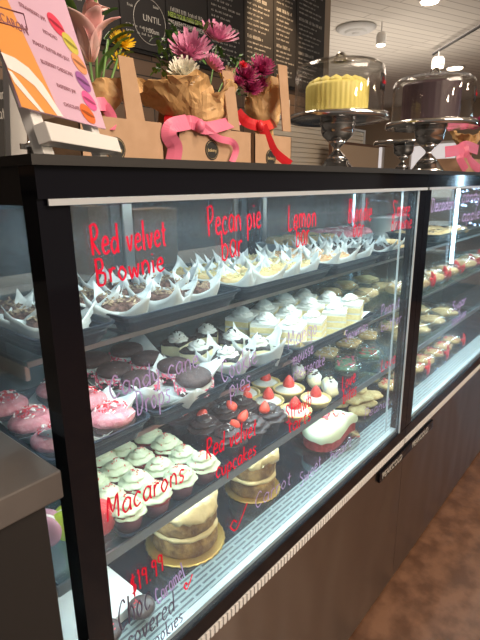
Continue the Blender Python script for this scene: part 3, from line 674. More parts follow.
place('c3', mk, gxy((1.64, 1.73, 1.81), (.90, .98)), ZA + .02, 'pink cookie at the back of the top shelf', 'pink cookies at the back of the top shelf')

# ---- middle shelf
tray('black tray of pink coated cookies at the left of the middle shelf', .278, .450, .572, .83, ZB + .001, .034)
tray('black tray of peppermint whoopie pies on the middle shelf', .462, .648, .572, .86, ZB + .001, .034)
tray('black tray of crumb topped cheesecakes on the middle shelf', .660, .855, .572, .83, ZB + .001, .034)
tray('black tray of yellow lemon cake squares on the middle shelf', .868, 1.27, .572, .83, ZB + .001, .034)
paper('white wax paper under the pink coated cookies', (.366, .70), .16, .22, .05, ZB + .006, 3, .05)
paper('white wax paper at the front of the pink coated cookies', (.372, .65), .14, .12, -.25, ZB + .014, 21, .03)
paper('white wax paper under the whoopie pies', (.555, .72), .18, .27, -.05, ZB + .006, 8, .055)
paper('white wax paper sheet crumpled at the front of the whoopie pies', (.56, .63), .15, .12, .5, ZB + .014, 31, .04)
paper('white wax paper under the lemon cake squares', (1.06, .70), .38, .24, 0, ZB + .006, 12, .03)
place('pinkp', make_pinkpie, gxy((.312, .405), (.615, .695, .785)), ZB + .02, 'pink coated cookie with sprinkles', 'pink coated cookies on the middle shelf')
place('whoop', make_whoopie, gxy((.518, .600), (.685, .755, .835)), ZB + .016, 'dark whoopie pie with peppermint filling', 'whoopie pies on the middle shelf')
dup(first['whoop'], (.585, .612, ZB + .018), 1, 'dark whoopie pie resting alone at the front right of its tray', rot=(.12, -.1, 0))
for k, (x, y, lb, pp) in enumerate(((.705, .635, 'crumb topped cheesecake slice in tall white paper, front left of its tray', 5), (.80, .63, 'crumb topped cheesecake slice in tall white paper, front right of its tray', 9), (.70, .715, 'bare cheesecake slice with whipped cream, middle left of its tray', 0), (.80, .705, 'bare cheesecake slice with whipped cream, middle right of its tray', 0), (.71, .79, 'bare cheesecake slice with whipped cream, back left of its tray', 0), (.80, .785, 'bare cheesecake slice with whipped cream, back right of its tray', 0))):
    make_oreo_pie((x, y, ZB + .012), lb, 'cheesecake slices on the middle shelf', pp)
place('lemonsq', lambda l, a, g: make_lemon(l, a, g, .3), gxy((.915, 1.01, 1.11, 1.21), (.62, .695, .775)), ZB + .012, 'layered lemon cake square with whipped cream', 'lemon cake squares on the middle shelf', 1.12)
for s_ in [o for o in COL.objects if o.name.startswith('lemon_cake_square') and o.parent is None]: s_.rotation_euler.z = random.uniform(.15, .5)
# bagged cookies
def make_bag(loc, label, group, m, seed, L=.07, W=.045, H=.03, rz=0, top=None, name='bagged_cookies', tie=None):
    t = thing(name, label, 'bag of cookies', loc, rz, group)
    for k in range(3):
        bm = ellips(W*.8, H*.55, 0, lumpy=.25, sq=2, seed=seed+k); part('cookie', bm, m, t, loc=((k-1)*L*.5, 0, H*.2), rot=(0, .25, 0))
    if top:
        def f(): return (random.uniform(-L*.8, L*.8), random.uniform(-W*.6, W*.6), H*.78), (random.uniform(-.3, .3), random.uniform(-.3, .3), 1)
        part('drizzle', bits(new(), 30, f, .004), top, t)
    def fn(u, v):
        a = 2*PI*v; e = math.sin(PI*min(max(u, .0), 1))**.4; x = (u-.5)*2*L*1.25
        p = Vector((x, math.cos(a)*W*1.05*max(e, .45), H*.55 + math.sin(a)*H*.62*e)); q = p + noise.noise_vector(p*45+Vector((seed*2, 0, 0)))*.006; q.z = max(q.z, .0005); return q
    part('clear_bag', sheet(new(), fn, 14, 18), M['pglass'], t)
    if tie:
        bm = new(); px_, py_, pz_ = -L*.3, -W*.98, H*.75
        lathe(bm, [(.002, -.006), (.006, 0), (.002, .006)], 8, c=(px_, py_, pz_))
        for sx, sz in ((1, .35), (-1, .35), (.6, -.7), (-.6, -.7)): sheet(bm, lambda u, v: Vector((px_ + sx*.036*u - sz*(v-.5)*.03*u, py_ - .004 - .01*math.sin(PI*u), max(.002, pz_ + sz*.03*u + sx*(v-.5)*.03*u))), 4, 2)
        part('ribbon', bm, tie, t, solid=.0012)
    return t
for k, (x, y) in enumerate(((1.42, .72), (1.55, .74), (1.68, .74), (1.48, .84), (1.63, .86), (1.78, .85), (1.35, .86), (1.33, .73))):
    make_bag((x, y, ZB + .002), f"clear bag of pale cookies right of the lemon squares, {('nearest, second, third, rear left, rear middle, rear right, far rear left, left end').split(', ')[k]}", 'pale bagged cookies on the middle shelf', M['blonde'], 6+k, .05, .045, .045, .2*k)

# ---- lower shelf
tray('black tray of red velvet cupcakes on the lower shelf', .395, .652, .590, .84, ZC + .001, .014)
tray('long black tray of chocolate cupcakes and tarts on the lower shelf', .664, 1.20, .590, .84, ZC + .001, .014)
place('cup', make_cupcake, gxy((.425, .484, .543, .605), (.618, .674, .732, .786)), ZC + .004, 'red velvet cupcake with white swirl frosting', 'red velvet cupcakes on the lower shelf', .84)
place('chc', make_choc_cupcake, gxy((.715, .785, .855), (.640, .72, .80)), ZC + .004, 'chocolate cupcake with dark frosting and strawberry', 'chocolate cupcakes on the lower shelf', .95)
place('tart', make_tart, gxy((.94, 1.036), (.622, .705, .785)), ZC + .006, 'strawberry tart with white cream', 'strawberry tarts on the lower shelf', 1.12)
for k in range(3):
    t = thing('powdered_roll', f'sugar dusted roll behind the strawberry tarts, {ORD[k]} from the left', 'pastry', (1.125 + .02*k, .63 + .065*k, ZC + .006), -.9, 'sugar dusted rolls on the lower shelf')
    bm = new(); lathe(bm, [(.004, -.042), (.018, -.036), (.022, 0), (.018, .036), (.004, .042)], 16, c=(0, 0, .022), R=Matrix.Rotation(PI/2, 3, 'X')); jitter(bm, .006, 50, k); part('pastry', bm, M['cheesecake'], t)
    bm = new(); lathe(bm, [(.003, -.036), (.017, -.03), (.021, 0), (.017, .03), (.003, .036)], 16, c=(0, 0, .0265), R=Matrix.Rotation(PI/2, 3, 'X')); jitter(bm, .008, 60, k+7); part('sugar', bm, M['cream'], t)
    part('chocolate_drizzle', bits(new(), 8, lambda: ((random.uniform(-.01, .01), random.uniform(-.03, .03), .046), (0, 0, 1)), .004), M['choc'], t)
GB = 'bagged treats on the lower shelf'
make_bag((1.33, .69, ZC + .002), 'clear bag of green iced treats on the lower shelf, left one', GB, M['green'], 1, .065, .045, .036, .5, M['pinkc'])
make_bag((1.47, .68, ZC + .002), 'clear bag of green treats with red icing on the lower shelf, right one', GB, M['green'], 2, .06, .045, .036, .4, M['red'])
make_bag((1.40, .80, ZC + .002), 'clear bag of white drizzled cookies behind the green treats, left one', GB, M['cookie'], 3, .06, .045, .034, .3, M['whitec'])
make_bag((1.54, .79, ZC + .002), 'clear bag of white drizzled cookies behind the green treats, middle one', GB, M['cookie'], 4, .06, .045, .034, .1, M['whitec'])
make_bag((1.67, .78, ZC + .002), 'clear bag of white drizzled cookies behind the green treats, right one', GB, M['cookie'], 5, .06, .045, .034, .4, M['whitec'])
# macaron packs
def mac_row(loc, label, m, L, R, rot, name='macaron'):
    pass
def macaron(loc, label, m, rot, R=.026, s=1):
    t = thing('macaron', label, 'macaron', loc, 0, 'macarons in the clear pack', rot=rot)
    part('bottom_shell', ellips(R, .016, 0, sq=2.2, lumpy=.02), m, t); part('filling', ellips(R*.9, .01, .0125, sq=3, lumpy=.05), M['whitec'] if m != M['redmac'] else M['redmac'], t); part('top_shell', ellips(R, .017, .018, sq=2.2, lumpy=.02), m, t)
MC = [('mauve', M['mauve']), ('lime green', M['lime']), ('coral red', M['redmac'])]
mx, my = .325, .665
for k, (x, y, (cn_, m_)) in enumerate((( .300, .685, MC[0]), (.334, .668, MC[1]), (.372, .640, MC[2]))):
    macaron((x, y, ZC + .03), f'{cn_} macaron standing on edge in the clear pack, lower shelf left', m_, (PI/2, 0, .75 + PI/2), .03)
t = thing('macaron_pack', 'clear plastic pack holding the macarons at the left end of the lower shelf', 'plastic pack', (.33, .67, ZC + .001))
bm = new(); box(bm, -.053, .062, -.062, .045, 0, .066); bm.faces.ensure_lookup_table(); bmesh.ops.delete(bm, geom=[f for f in bm.faces if f.calc_center_median().z > .06], context='FACES'); part('clear_box', bm, M['pglass'], t, rot=(0, 0, 0))

# ---- deck
def layer_cake(c, R, layers, h, label, cm, fm, seed, board=True, top=.02):
    t = thing('layer_cake', label, 'cake', c, seed*.7)
    if board:
        bm = new(); lathe(bm, [(R*1.2, 0), (R*1.24, .002), (R*1.2, .004)], 64, fn=lambda r, z, a, k: (r*(1+.012*math.cos(32*a)), z)); part('cake_board', bm, M['gold'], t)
    z = .004
    for k in range(layers):
        bm = new(); lathe(bm, [(R*.93, z), (R, z+h*.15), (R*1.01, z+h*.5), (R, z+h*.85), (R*.94, z+h)], 48)
        for v in bm.verts: v.co += Vector((v.co.x, v.co.y, 0)) * (noise.noise(v.co*70+Vector((seed, k, 0)))*.05)
        part('cake_layer', bm, cm, t); z += h
        if k < layers-1:
            f = .010; bm = new(); lathe(bm, [(R*.93, z-.003), (R*1.03, z+f*.2), (R*1.04, z+f*.7), (R*.93, z+f)], 48)
            for v in bm.verts: v.co += Vector((v.co.x, v.co.y, v.co.z*.0)) * (noise.noise(v.co*35+Vector((seed, 9+k, 0)))*.12); v.co.z += noise.noise(v.co*40)*.004
            part('frosting_layer', bm, fm, t); z += f - .002
    bm = new(); prof = [(R*.9, z-.002), (R*1.06, z+.001), (R*1.08, z+top*.5), (R*.95, z+top), (R*.6, z+top*1.25), (R*.3, z+top*1.1), (.001, z+top*1.3)]
    lathe(bm, prof, 48)
    for v in bm.verts:
        n1 = noise.noise(v.co*30+Vector((seed, 0, 0))); v.co += Vector((v.co.x, v.co.y, 0))*n1*.2; v.co.z += noise.noise(v.co*75)*.011 - (max(0, noise.noise(v.co*48))*.03 if v.co.z < z+top*.6 else 0)
    part('top_frosting', bm, fm, t, smooth=True)
    part('nut_crumbs', bits(new(), 18, surf_dome(R*.9, .005, z+top), .002), cm, t); return t
P1 = atz(190, 552, ZD); P2 = atz(263, 490, ZD)
layer_cake((.588, .660, ZD + .001), .068, 2, .040, 'tan layer cake on gold card, nearer and larger of the two', M['carrot'], M['caram'], 1)
layer_cake((.822, .665, ZD + .001), .056, 2, .038, 'tan layer cake on gold card, farther one left of the heart cake', M['carrot'], M['caram'], 4)
def heart(s, n=48):
    P = []
    for k in range(n):
        a = 2*PI*k/n; x = 16*math.sin(a)**3; y = 13*math.cos(a)-5*math.cos(2*a)-2*math.cos(3*a)-math.cos(4*a); P.append((x*s/16, y*s/16))
    return P
t = thing('heart_cake', 'heart shaped red velvet cake with white frosting and red sprinkles on a clear plate', 'cake', (1.150, .662, ZD + .008), .9); t.scale = (1.32, 1.32, 1.15)
bm = new(); extrude_poly(bm, [(x, y) for x, y in heart(.074)][::-1], .034); part('cake', bm, M['redvel'], t, bevel=.003)
bm = new(); P = heart(.077)[::-1]
c_ = [bm.verts.new((0, -.0, .056))]; rings = []
for f_, z in ((1.0, .026), (1.03, .034), (1.0, .046), (.85, .053), (.5, .056)):
    rings.append([bm.verts.new((x*f_, y*f_, z + noise.noise(Vector((x*70, y*70, z*50)))*.006 - (0.012*max(0, noise.noise(Vector((x*50, y*50, 3)))) if f_ == 1.0 and z < .03 else 0))) for x, y in P])
for A, B in zip(rings, rings[1:]):
    for i in range(len(P)): bm.faces.new((A[i], A[(i+1) % len(P)], B[(i+1) % len(P)], B[i]))
for i in range(len(P)): bm.faces.new((rings[-1][i], rings[-1][(i+1) % len(P)], c_[0]))
part('frosting', bm, M['frost'], t, smooth=True)
part('sprinkles', bits(new(), 46, surf_dome(.058, .002, .0595), .0042), M['red'], t)
bm = new()
lathe(bm, [(.06, 0), (.108, .006), (.11, .007), (.06, .002)], 40); single('glass_plate', bm, M['dome'], 'clear round glass plate under the heart shaped cake', 'plate', (0, 0, 0)).location = (1.150, .662, ZD + .001)
mk = cookie_maker(.036, .016, M['pcookie'], 'peanut_cookie')
k = 0
for z_, L_ in ((.002, ((1.36, .65), (1.43, .66), (1.50, .67), (1.37, .73), (1.44, .74), (1.51, .75))), (.019, ((1.39, .69), (1.46, .71), (1.43, .67))), (.036, ((1.44, .70),))):
    for x, y in L_:
        lb = f"tan peanut cookie piled on the deck, {'bottom layer' if z_ < .01 else 'second layer' if z_ < .03 else 'topmost'}, {ORD[k % 6]} from front left"
        if 'pc' not in first: first['pc'] = mk((x, y, ZD + z_), lb, 'peanut cookies on the deck')
        else: dup(first['pc'], (x, y, ZD + z_), k, lb)
        k += 1
# white card and dipped cookies at the left front of the deck
bm = new(); box(bm, .275, .425, .595, 1.0, ZD + .001, ZD + .02)
single('white_box', bm, M['white'], 'flat white card box on the deck at the lower left', 'box', (.35, .8, ZD))
for k, (px, py, lb) in enumerate(((142, 611, 'chocolate dipped cookie on white card beside the $19.99 writing'), (108, 636, 'chocolate dipped cookie at the lower left corner, half hidden by the post'))):
    c = atz(px, py, ZD + .02); t = thing('dipped_cookie', lb, 'cookie', (c.x, c.y, ZD + .0205), 0, 'chocolate dipped cookies'); part('coating', ellips(.024, .017, 0, sq=2.4, lumpy=.03), M['chfrost'], t); part('sprinkles', bits(new(), 10, surf_dome(.018, .002, .0155), .0018), M['redink'] if 0 else M['red'], t)

# ---- second case
def bagrow(L, z, group, m, top, tie, base):
    for k, (x, y) in enumerate(L): make_bag((x, y, z), f'{base}, {ORD[k]} from the left', group, m, 20+k, .06, .05, .045 if tie is None else .06, .3+.2*k, top, tie=tie)
bagrow(((1.66, .67), (1.80, .66), (1.955, .66), (2.12, .66), (2.36, .66), (2.55, .66)), ZB + .002, 'ribbon tied treat bags in the right case', M['cookie'], M['whitec'], M['ribbonr'], 'clear treat bag with red ribbon on middle shelf')
bagrow(((1.72, .66), (1.86, .66), (2.02, .66), (2.18, .66)), ZC + .002, 'flat cookie bags in the right case', M['blonde'], M['pcookie'], None, 'flat clear cookie bag on lower shelf of right case')
bagrow(((1.82, .76), (2.0, .77), (2.16, .77)), ZC + .002, 'rear cookie bags in the right case', M['blonde'], M['green'], None, 'clear cookie bag, second row of right lower shelf')
for j, y in enumerate((.648, .745)):
    for k in range(7):
        make_bag((1.60 + .112*k + .02*j, y, ZD + .002), f"clear bag of tan cookies, right deck, {'front' if j == 0 else 'second'} row, {ORD[k]} from left", 'cookie bags on the deck of the right case', M['pcookie'], 40+k+7*j, .040, .046, .038, .3, M['red'] if j == 0 else None, tie=M['ribbonr'] if j == 0 and k % 2 == 0 else None)
tray('black tray of nut cookies on the top shelf of the right case', 1.88, 2.3, .62, .83, ZA + .001, .03)
mk = cookie_maker(.045, .03, M['cookie'], 'nut_cookie', M['choc'])
place('c7', mk, grid(1.94, 2.24, 4, .67, .77, 2), ZA + .006, 'tan cookie on the right case top shelf', 'cookies on the top shelf of the right case')
for k, (x, m_, lb) in enumerate(((2.08, M['white'], 'white tub on the top shelf of the right case'), (2.26, M['pink'], 'pink tub on the top shelf of the right case'))):
    bm = new(); lathe(bm, [(.05, 0), (.06, .07), (.062, .07), (.062, .08), (.0, .081)], 20, cap=False); o = part('tub', bm, m_, None, loc=(x, .93, ZA + .001)); tag(o, lb, 'tub')
# ------------------------------------------------------------ on top of the counter
TC = ZT + .0105
# easel and poster
DV = Vector((.85335, .52134, 0)); NB = Vector((-.52134, .85335, 0)); th = math.radians(15)
UP = (Vector((0, 0, 1)) * math.cos(th) + NB * math.sin(th)); BRp = Vector((.42697, .6, 1.38660)); PN = DV.cross(UP) * -1
if PN.dot(EYE - BRp) < 0: PN = -PN
def onposter(px, py, off=.0004):
    r = ray(px, py); k = (BRp - EYE).dot(PN) / r.dot(PN); return EYE + r * k + PN * off
BLp = BRp - DV * .2
t = thing('menu_poster', 'orange and pink macaron flavour poster leaning on the white easel', 'poster', tuple(BLp + DV * .1))
def flat(pts, m, nm, off=0, thick=0):
    bm = new(); a = [bm.verts.new(p) for p in pts]; bm.faces.new(a)
    if thick:
        b = [bm.verts.new(p - PN * thick) for p in pts]; bm.faces.new(b[::-1]); n = len(a)
        for i in range(n): bm.faces.new((a[i], b[i], b[(i+1) % n], a[(i+1) % n]))
    return part(nm, bm, m, t, world=True)
H_ = .31
flat([BLp, BRp, BRp + UP*H_, BLp + UP*H_], M['posterp'], 'card', thick=.002)
op = lambda L, off=.0004: [onposter(x, y, off) for x, y in L]
flat(op([(21.5, 107), (61, 117), (50, 92), (38, 66), (25, 38), (7, 0), (-6, -28), (-30, -30)]), M['orange'], 'orange_field')
flat(op([(0, 52), (14, 58), (28, 68), (42, 84), (54, 103), (63, 117), (57, 116), (46, 101), (34, 86), (20, 75), (7, 68)], .0008), M['posterw'], 'white_swoosh')
flat(op([(7, 70), (11, 72), (24, 88), (36, 103), (44, 113), (40, 112), (26, 97), (14, 83)], .0008), M['posterw'], 'white_swoosh')
pm = t
def ptxt(s, px, py, size, m): fonttext(s, size, m, t, frameM(onposter(px, py, .0008), DV, UP), 'lettering', depth=.0001)
ptxt('MACARON', -12, 15, .0135, M['posterr'])
bm = new(); L_ = op([(-12, 4), (23, 14), (27, 30), (-10, 20), (-12, 4)], .0007); tube(bm, L_, .0007, 4); part('title_frame', bm, M['posterr'], t, world=True)
for s, x, y in (('STRAWBERRY JAM', 19, 6), ('PISTACHIO', 43, 33), ('PEANUT BUTTER AND JELLY', 33, 44), ('BLUEBERRY CHEESECAKE', 41, 63), ('RASPBERRY JAM', 57, 87), ('CHOCOLATE', 64, 106)): ptxt(s, x, y, .0064, M['posterr'])
for x, y, c in ((56, 25, (.75, .06, .12)), (70, 44, (.62, .55, .1)), (79, 64, (.8, .33, .16)), (83, 82, (.35, .12, .38)), (89, 101, (.8, .12, .35)), (87.5, 114, (.78, .17, .04))):
    o = onposter(x, y, .0007); bm = new(); R_ = Matrix.Rotation(-.9, 3, PN)
    for w_, h_, dz, mi in ((.0185, .0115, 0, 0), (.0165, .0022, .0004, 1)):
        P = [o + PN*dz + (DV*math.cos(a)*w_*abs(math.cos(a))**-.3 if 0 else DV*math.cos(a)*w_) + UP*math.sin(a)*h_ - UP*math.cos(a)*w_*.15 for a in [2*PI*k/24 for k in range(24)]]
        f = bm.faces.new([bm.verts.new(p) for p in P]); f.material_index = mi
    part('printed_macaron', bm, [mat('print_%d_%d' % (x, y), c, .4), mat('print_b%d_%d' % (x, y), tuple(v*.45 for v in c), .4)], t, world=True)
e = thing('easel', 'white wooden tabletop easel holding the macaron poster', 'easel', (.36, .62, TC))
def bar(a, b, w, d, m, nm, p, axis_w=None):
    a, b = Vector(a), Vector(b); u = (b-a).normalized(); wv = (axis_w or DV) ; wv = (wv - u*wv.dot(u)).normalized(); dv_ = u.cross(wv)
    bm = new(); V = [bm.verts.new(q + wv*sx*w/2 + dv_*sy*d/2) for q in (a, b) for sx, sy in ((-1, -1), (1, -1), (1, 1), (-1, 1))]
    for f in ((0, 1, 2, 3), (7, 6, 5, 4), (0, 4, 5, 1), (1, 5, 6, 2), (2, 6, 7, 3), (3, 7, 4, 0)): bm.faces.new([V[i] for i in f])
    return part(nm, bm, m, p, world=True, bevel=.001)
def down(p):  # follow the lean to the counter
    return p - UP * ((p.z - TC) / UP.z)
off = -PN * .012
for s in (.035, .178):
    q = BLp + DV*s + off; bar(down(q) + Vector((0, 0, .0)), q + UP*.30, .022, .012, M['white'], 'leg', e)
q = BLp + off + PN*.014 - UP*.024; bar(q + DV*.018, q + DV*.205, .020, .016, M['white'], 'ledge', e, axis_w=UP)
bar(BLp + off + UP*.2, BLp + off + UP*.2 + DV*.2, .02, .012, M['white'], 'crossbar', e, axis_w=UP)
bl_ = aty(16, 158, .78); tp = aty(14, 55, .74)
bar((bl_.x, bl_.y, TC), tp, .042, .01, M['white'], 'rear_leg', e)
c = aty(31, 156, .56)
t = thing('wing_screw', 'small chrome winged screw on the counter corner under the easel', 'screw', (c.x, c.y, TC))
bm = new(); lathe(bm, [(.004, 0), (.003, .008), (.006, .011), (.006, .014), (.001, .018)], 12); box(bm, -.011, .011, -.0015, .0015, .009, .015); part('screw_body', bm, M['chrome'], t)

# flowers ------------------------------------------------------------
def petal_sheet(bm, L, w, curl, cup, R, c, mi=0, nu=5, base=.25, z0=0):
    def fn(u, v):
        x = (v-.5)*w*(base + (1-base)*math.sin(PI*min(1, u*.85+.08))) ; r = L*u
        p = Vector((x, r*math.cos(curl*u), r*math.sin(curl*u) + cup*abs(v-.5)*w + z0)); return R @ p + c
    sheet(bm, fn, nu, 2, mi)
def mum(parent, c, R, m, facing, layers=4, n=22, center=None, seed=1):
    rr = random.Random(seed); bm = new(); Q = Vector(facing).to_track_quat('Z', 'Y').to_matrix(); c = Vector(c)
    for l in range(layers):
        for k in range(n - l*3):
            a = 2*PI*k/(n-l*3) + l*.3 + rr.uniform(-.08, .08)
            L = R*(1-l*.17)*rr.uniform(.88, 1.08); el = .1 + l*.32 + rr.uniform(-.1, .1)
            RR = Q @ Matrix.Rotation(a, 3, 'Z') @ Matrix.Rotation(el, 3, 'X'); petal_sheet(bm, L, R*.2, .35, .3, RR, c, 0, 4)
    p = part('flower', bm, m, parent, world=True)
    if center:
        bm = new(); lathe(bm, [(R*.2, 0), (R*.22, R*.12), (R*.1, R*.2), (.0005, R*.2)], 12, c=c, R=None); bm2 = bm; part('flower_centre', bm2, center, p, world=True)
    return p
def lily(parent, c, R, facing):
    bm = new(); Q = Vector(facing).to_track_quat('Z', 'Y').to_matrix(); c = Vector(c)
    for k in range(6):
        RR = Q @ Matrix.Rotation(2*PI*k/6 + .3, 3, 'Z') @ Matrix.Rotation(1.42 if k % 2 else 1.27, 3, 'X'); 
        def fn(u, v, RR=RR):
            w = R*.5*math.sin(PI*(u*.9+.06))**.8; x = (v-.5)*w; r = R*u; cv = -.6*u*u
            return RR @ Vector((x, r*math.cos(cv*.6), r*math.sin(cv*.6) + abs(v-.5)*w*.35)) + c
        sheet(bm, fn, 8, 4)
    p = part('lily_flower', bm, M['lily'], parent, world=True, solid=.0006)
    bm = new()
    for k in range(5):
        d = Q @ Vector((math.cos(k*1.26)*.25, math.sin(k*1.26)*.25, 1)); tube(bm, [c, c + d*R*.55], .0008, 5)
        tube(bm, [c + d*R*.55 - Vector((.004, 0, 0)), c + d*R*.55 + Vector((.004, 0, 0))], .002, 5)
    part('stamens', bm, M['redmac'], p, world=True)
def leaf(bm, c, d, L, w, curl=.5):
    Q = Vector(d).to_track_quat('Y', 'Z').to_matrix(); petal_sheet(bm, L, w, -curl, .35, Q, Vector(c), 0, 6, .1)
def wrapcone(parent, c, zt, R, neck, seed, tilt=(0, 0), low=.5, dirn=0, m=None):
    """crumpled paper cone: narrow neck at c, opening at the top with pointed edges"""
    c = Vector(c); H = zt - c.z
    def fn(u, v):
        a = 2*PI*v + dirn; k = 1 + .35*math.cos(a*2 + seed) + .22*math.cos(a*3 + seed*2)
        z = H*u*(low + (1-low)*(.5+.5*math.cos(a*2 + seed*1.3))); r = neck + (R-neck)*(u**.7)*(.75+.25*k)
        p = Vector((r*math.cos(a) + tilt[0]*u, r*math.sin(a)*.8 + tilt[1]*u, z))
        p *= 1; p += noise.noise_vector(p*24 + Vector((seed, 0, 0)))*.022*u + noise.noise_vector(p*60 + Vector((seed, 5, 0)))*.009*u; q = .06*math.sin(a*9 + seed)*u; p.x *= 1+q; p.y *= 1+q; return p + c
    bm = sheet(new(), lambda u, v: fn(v, u), 44, 10); bmesh.ops.triangulate(bm, faces=bm.faces[:], quad_method='SHORT_EDGE')
    for f in bm.faces: f.smooth = False
    part('paper_wrap', bm, m or M['wrap'], parent, world=True, solid=.0007)
    bm = new(); 
    def fs(u, v):
        a = 2*PI*u; r = neck*(1 + .5*(1-v)*.6)*(1+.12*math.cos(a*7)); return c + Vector((r*math.cos(a), r*math.sin(a)*.8, -(1-v)*(c.z - TC - .03)))
    sheet(bm, fs, 40, 3); part('paper_wrap', bm, m or M['wrap'], parent, world=True, solid=.0007)
def ribbon(parent, pts, w, m, nm='ribbon'):
    pts = [Vector(p) for p in pts]; sm = []
    for i in range(len(pts)-1):
        p0, p1, p2, p3 = pts[max(i-1, 0)], pts[i], pts[i+1], pts[min(i+2, len(pts)-1)]
        for k in range(6):
            s = k/6; sm.append(.5*(2*p1 + (p2-p0)*s + (2*p0-5*p1+4*p2-p3)*s*s + (3*p1-p0-3*p2+p3)*s**3))
    sm.append(pts[-1]); bm = new(); prev = None; w = w * 1.3
    for i, p in enumerate(sm):
        tg = (sm[min(i+1, len(sm)-1)] - sm[max(i-1, 0)]).normalized(); view2 = Vector((-.78, -.62, 0)); sd = tg.cross(view2).normalized() * w/2
        cur = [bm.verts.new(p-sd), bm.verts.new(p + view2*w*.04), bm.verts.new(p+sd)]
        if prev:
            for k in (0, 1): bm.faces.new((prev[k], prev[k+1], cur[k+1], cur[k]))
        prev = cur
    return part(nm, bm, m, parent, world=True, solid=.0008)
def carrier(x0, x1, y0, y1, label, sticker=None, h=.075, strap=None):
    t = thing('gift_carrier', label, 'carrier box', ((x0+x1)/2, (y0+y1)/2, TC), 0, 'brown card flower carriers')
    bm = new(); box(bm, x0, x1, y0, y0+.002, TC, TC+h); box(bm, x0, x1, y1-.002, y1, TC, TC+h); box(bm, x0, x0+.002, y0, y1, TC, TC+h); box(bm, x1-.002, x1, y0, y1, TC, TC+h); box(bm, x0, x1, y0, y1, TC, TC+.002); part('tray_box', bm, M['kraft'], t, world=True)
    if strap:
        L = [aty(x, y, y0 + .001) for x, y in strap]; w_ = max(p.x for p in L) ; m_ = (x0+x1)/2
        for sgn, yy in ((1, 0), (-1, y1 - y0 - .003)):
            bm = new(); P = [Vector((p.x if sgn > 0 else 2*m_ - p.x, p.y + yy, p.z)) for p in L]; P2 = [p + Vector((0, .0022, 0)) for p in P]
            a = [bm.verts.new(p) for p in P]; b = [bm.verts.new(p) for p in P2]; bm.faces.new(a); bm.faces.new(b[::-1])
            for i in range(4): bm.faces.new((a[i], b[i], b[(i+1) % 4], a[(i+1) % 4]))
            part('handle_strap', bm, M['kraft'], t, world=True)
    if sticker:
        s = aty(sticker[0], sticker[1], y0 - .0006); bm = new(); lathe(bm, [(.019, -.0004), (.019, .0004)], 28, c=s, R=Matrix.Rotation(PI/2, 3, 'X')); q = part('round_sticker', bm, M['stick'], t, world=True)
        bm = new(); tube(bm, [s + Vector((.0165*math.cos(2*PI*k/28), -.0008, .0165*math.sin(2*PI*k/28))) for k in range(29)], .0004, 3)
        part('sticker_print', bm, M['caram'], q, world=True)
        bm = new(); strokes(bm, 'bakery', s + Vector((-.012, -.001, -.003)), s + Vector((.012, -.001, -.003)), .006, (0, -1, 0), .0005); part('sticker_print', bm, M['caram'], q, world=True)
    return t
carrier(.45, .618, .70, .80, 'brown card carrier right of the macaron easel with the pink lily', (116, 149), strap=((128, 129), (147, 131), (133, 58), (118, 55)))
carrier(.655, .868, .70, .80, 'brown card carrier with round black sticker under the pink ribbon bouquet', (212, 150), strap=((229, 129), (240, 131), (233, 72), (222, 70)))
carrier(.88, 1.02, .70, .80, 'brown card carrier under the red ribbon bouquet', (271, 158), strap=((283, 131), (291, 132), (287, 66), (278, 64)))

# lily bouquet
b1 = thing('lily_bouquet', 'bouquet of pink lily and yellow flower in brown paper, beside the poster', 'bouquet', (.56, .76, TC + .002))
cb = aty(100, 112, .755); wrapcone(b1, cb, aty(105, 80, .755).z, .055, .02, 2, low=.6)
lily(b1, aty(91, 62, .76), .085, (-.05, -.1, 1)); lily(b1, aty(84, 22, .80), .05, (.3, -.6, .8))
mum(b1, aty(121, 44, .79), .026, M['mumy'], (-.3, -.8, .5), 3, 20, M['mumy'], 4); mum(b1, aty(120, 62, .78), .018, M['mumy'], (-.3, -.8, .2), 3, 16, None, 5)
bm = new()
for k, (x, y, L, dx, dz) in enumerate(((100, 70, .07, .1, .9), (108, 60, .06, .4, .8), (112, 50, .05, .2, 1), (104, 45, .07, .3, .7), (95, 40, .06, -.4, .9), (98, 18, .05, .3, .9), (80, 25, .07, -.5, .8), (110, 72, .05, .9, .4), (118, 75, .04, .6, .4), (75, 12, .06, -.4, .9), (106, 30, .06, .5, .8))):
    leaf(bm, aty(x, y + 10, .79), (dx, -.15, dz), L, .024)
part('leaves', bm, M['leaf'], b1, world=True)
bm = new()
for a, b in (((95, 100), (90, 62)), ((97, 100), (96, 0)), ((105, 100), (121, 48)), ((100, 100), (108, 40))): tube(bm, [aty(a[0], a[1], .76), aty(b[0], b[1], .78)], .0022, 6)
part('stems', bm, M['stem'], b1, world=True)
bm = new(); lathe(bm, [(.002, 0), (.006, .012), (.004, .03), (.0005, .036)], 10, c=aty(95, 4, .78)); part('bud', bm, M['stem'], b1, world=True)
ribbon(b1, [aty(88, 108, .735), aty(100, 104, .725), aty(113, 106, .735)], 0.016, M['ribbonp']); ribbon(b1, [aty(105, 106, .728), aty(112, 118, .715), aty(110, 130, .70)], 0.013, M['ribbonp'])

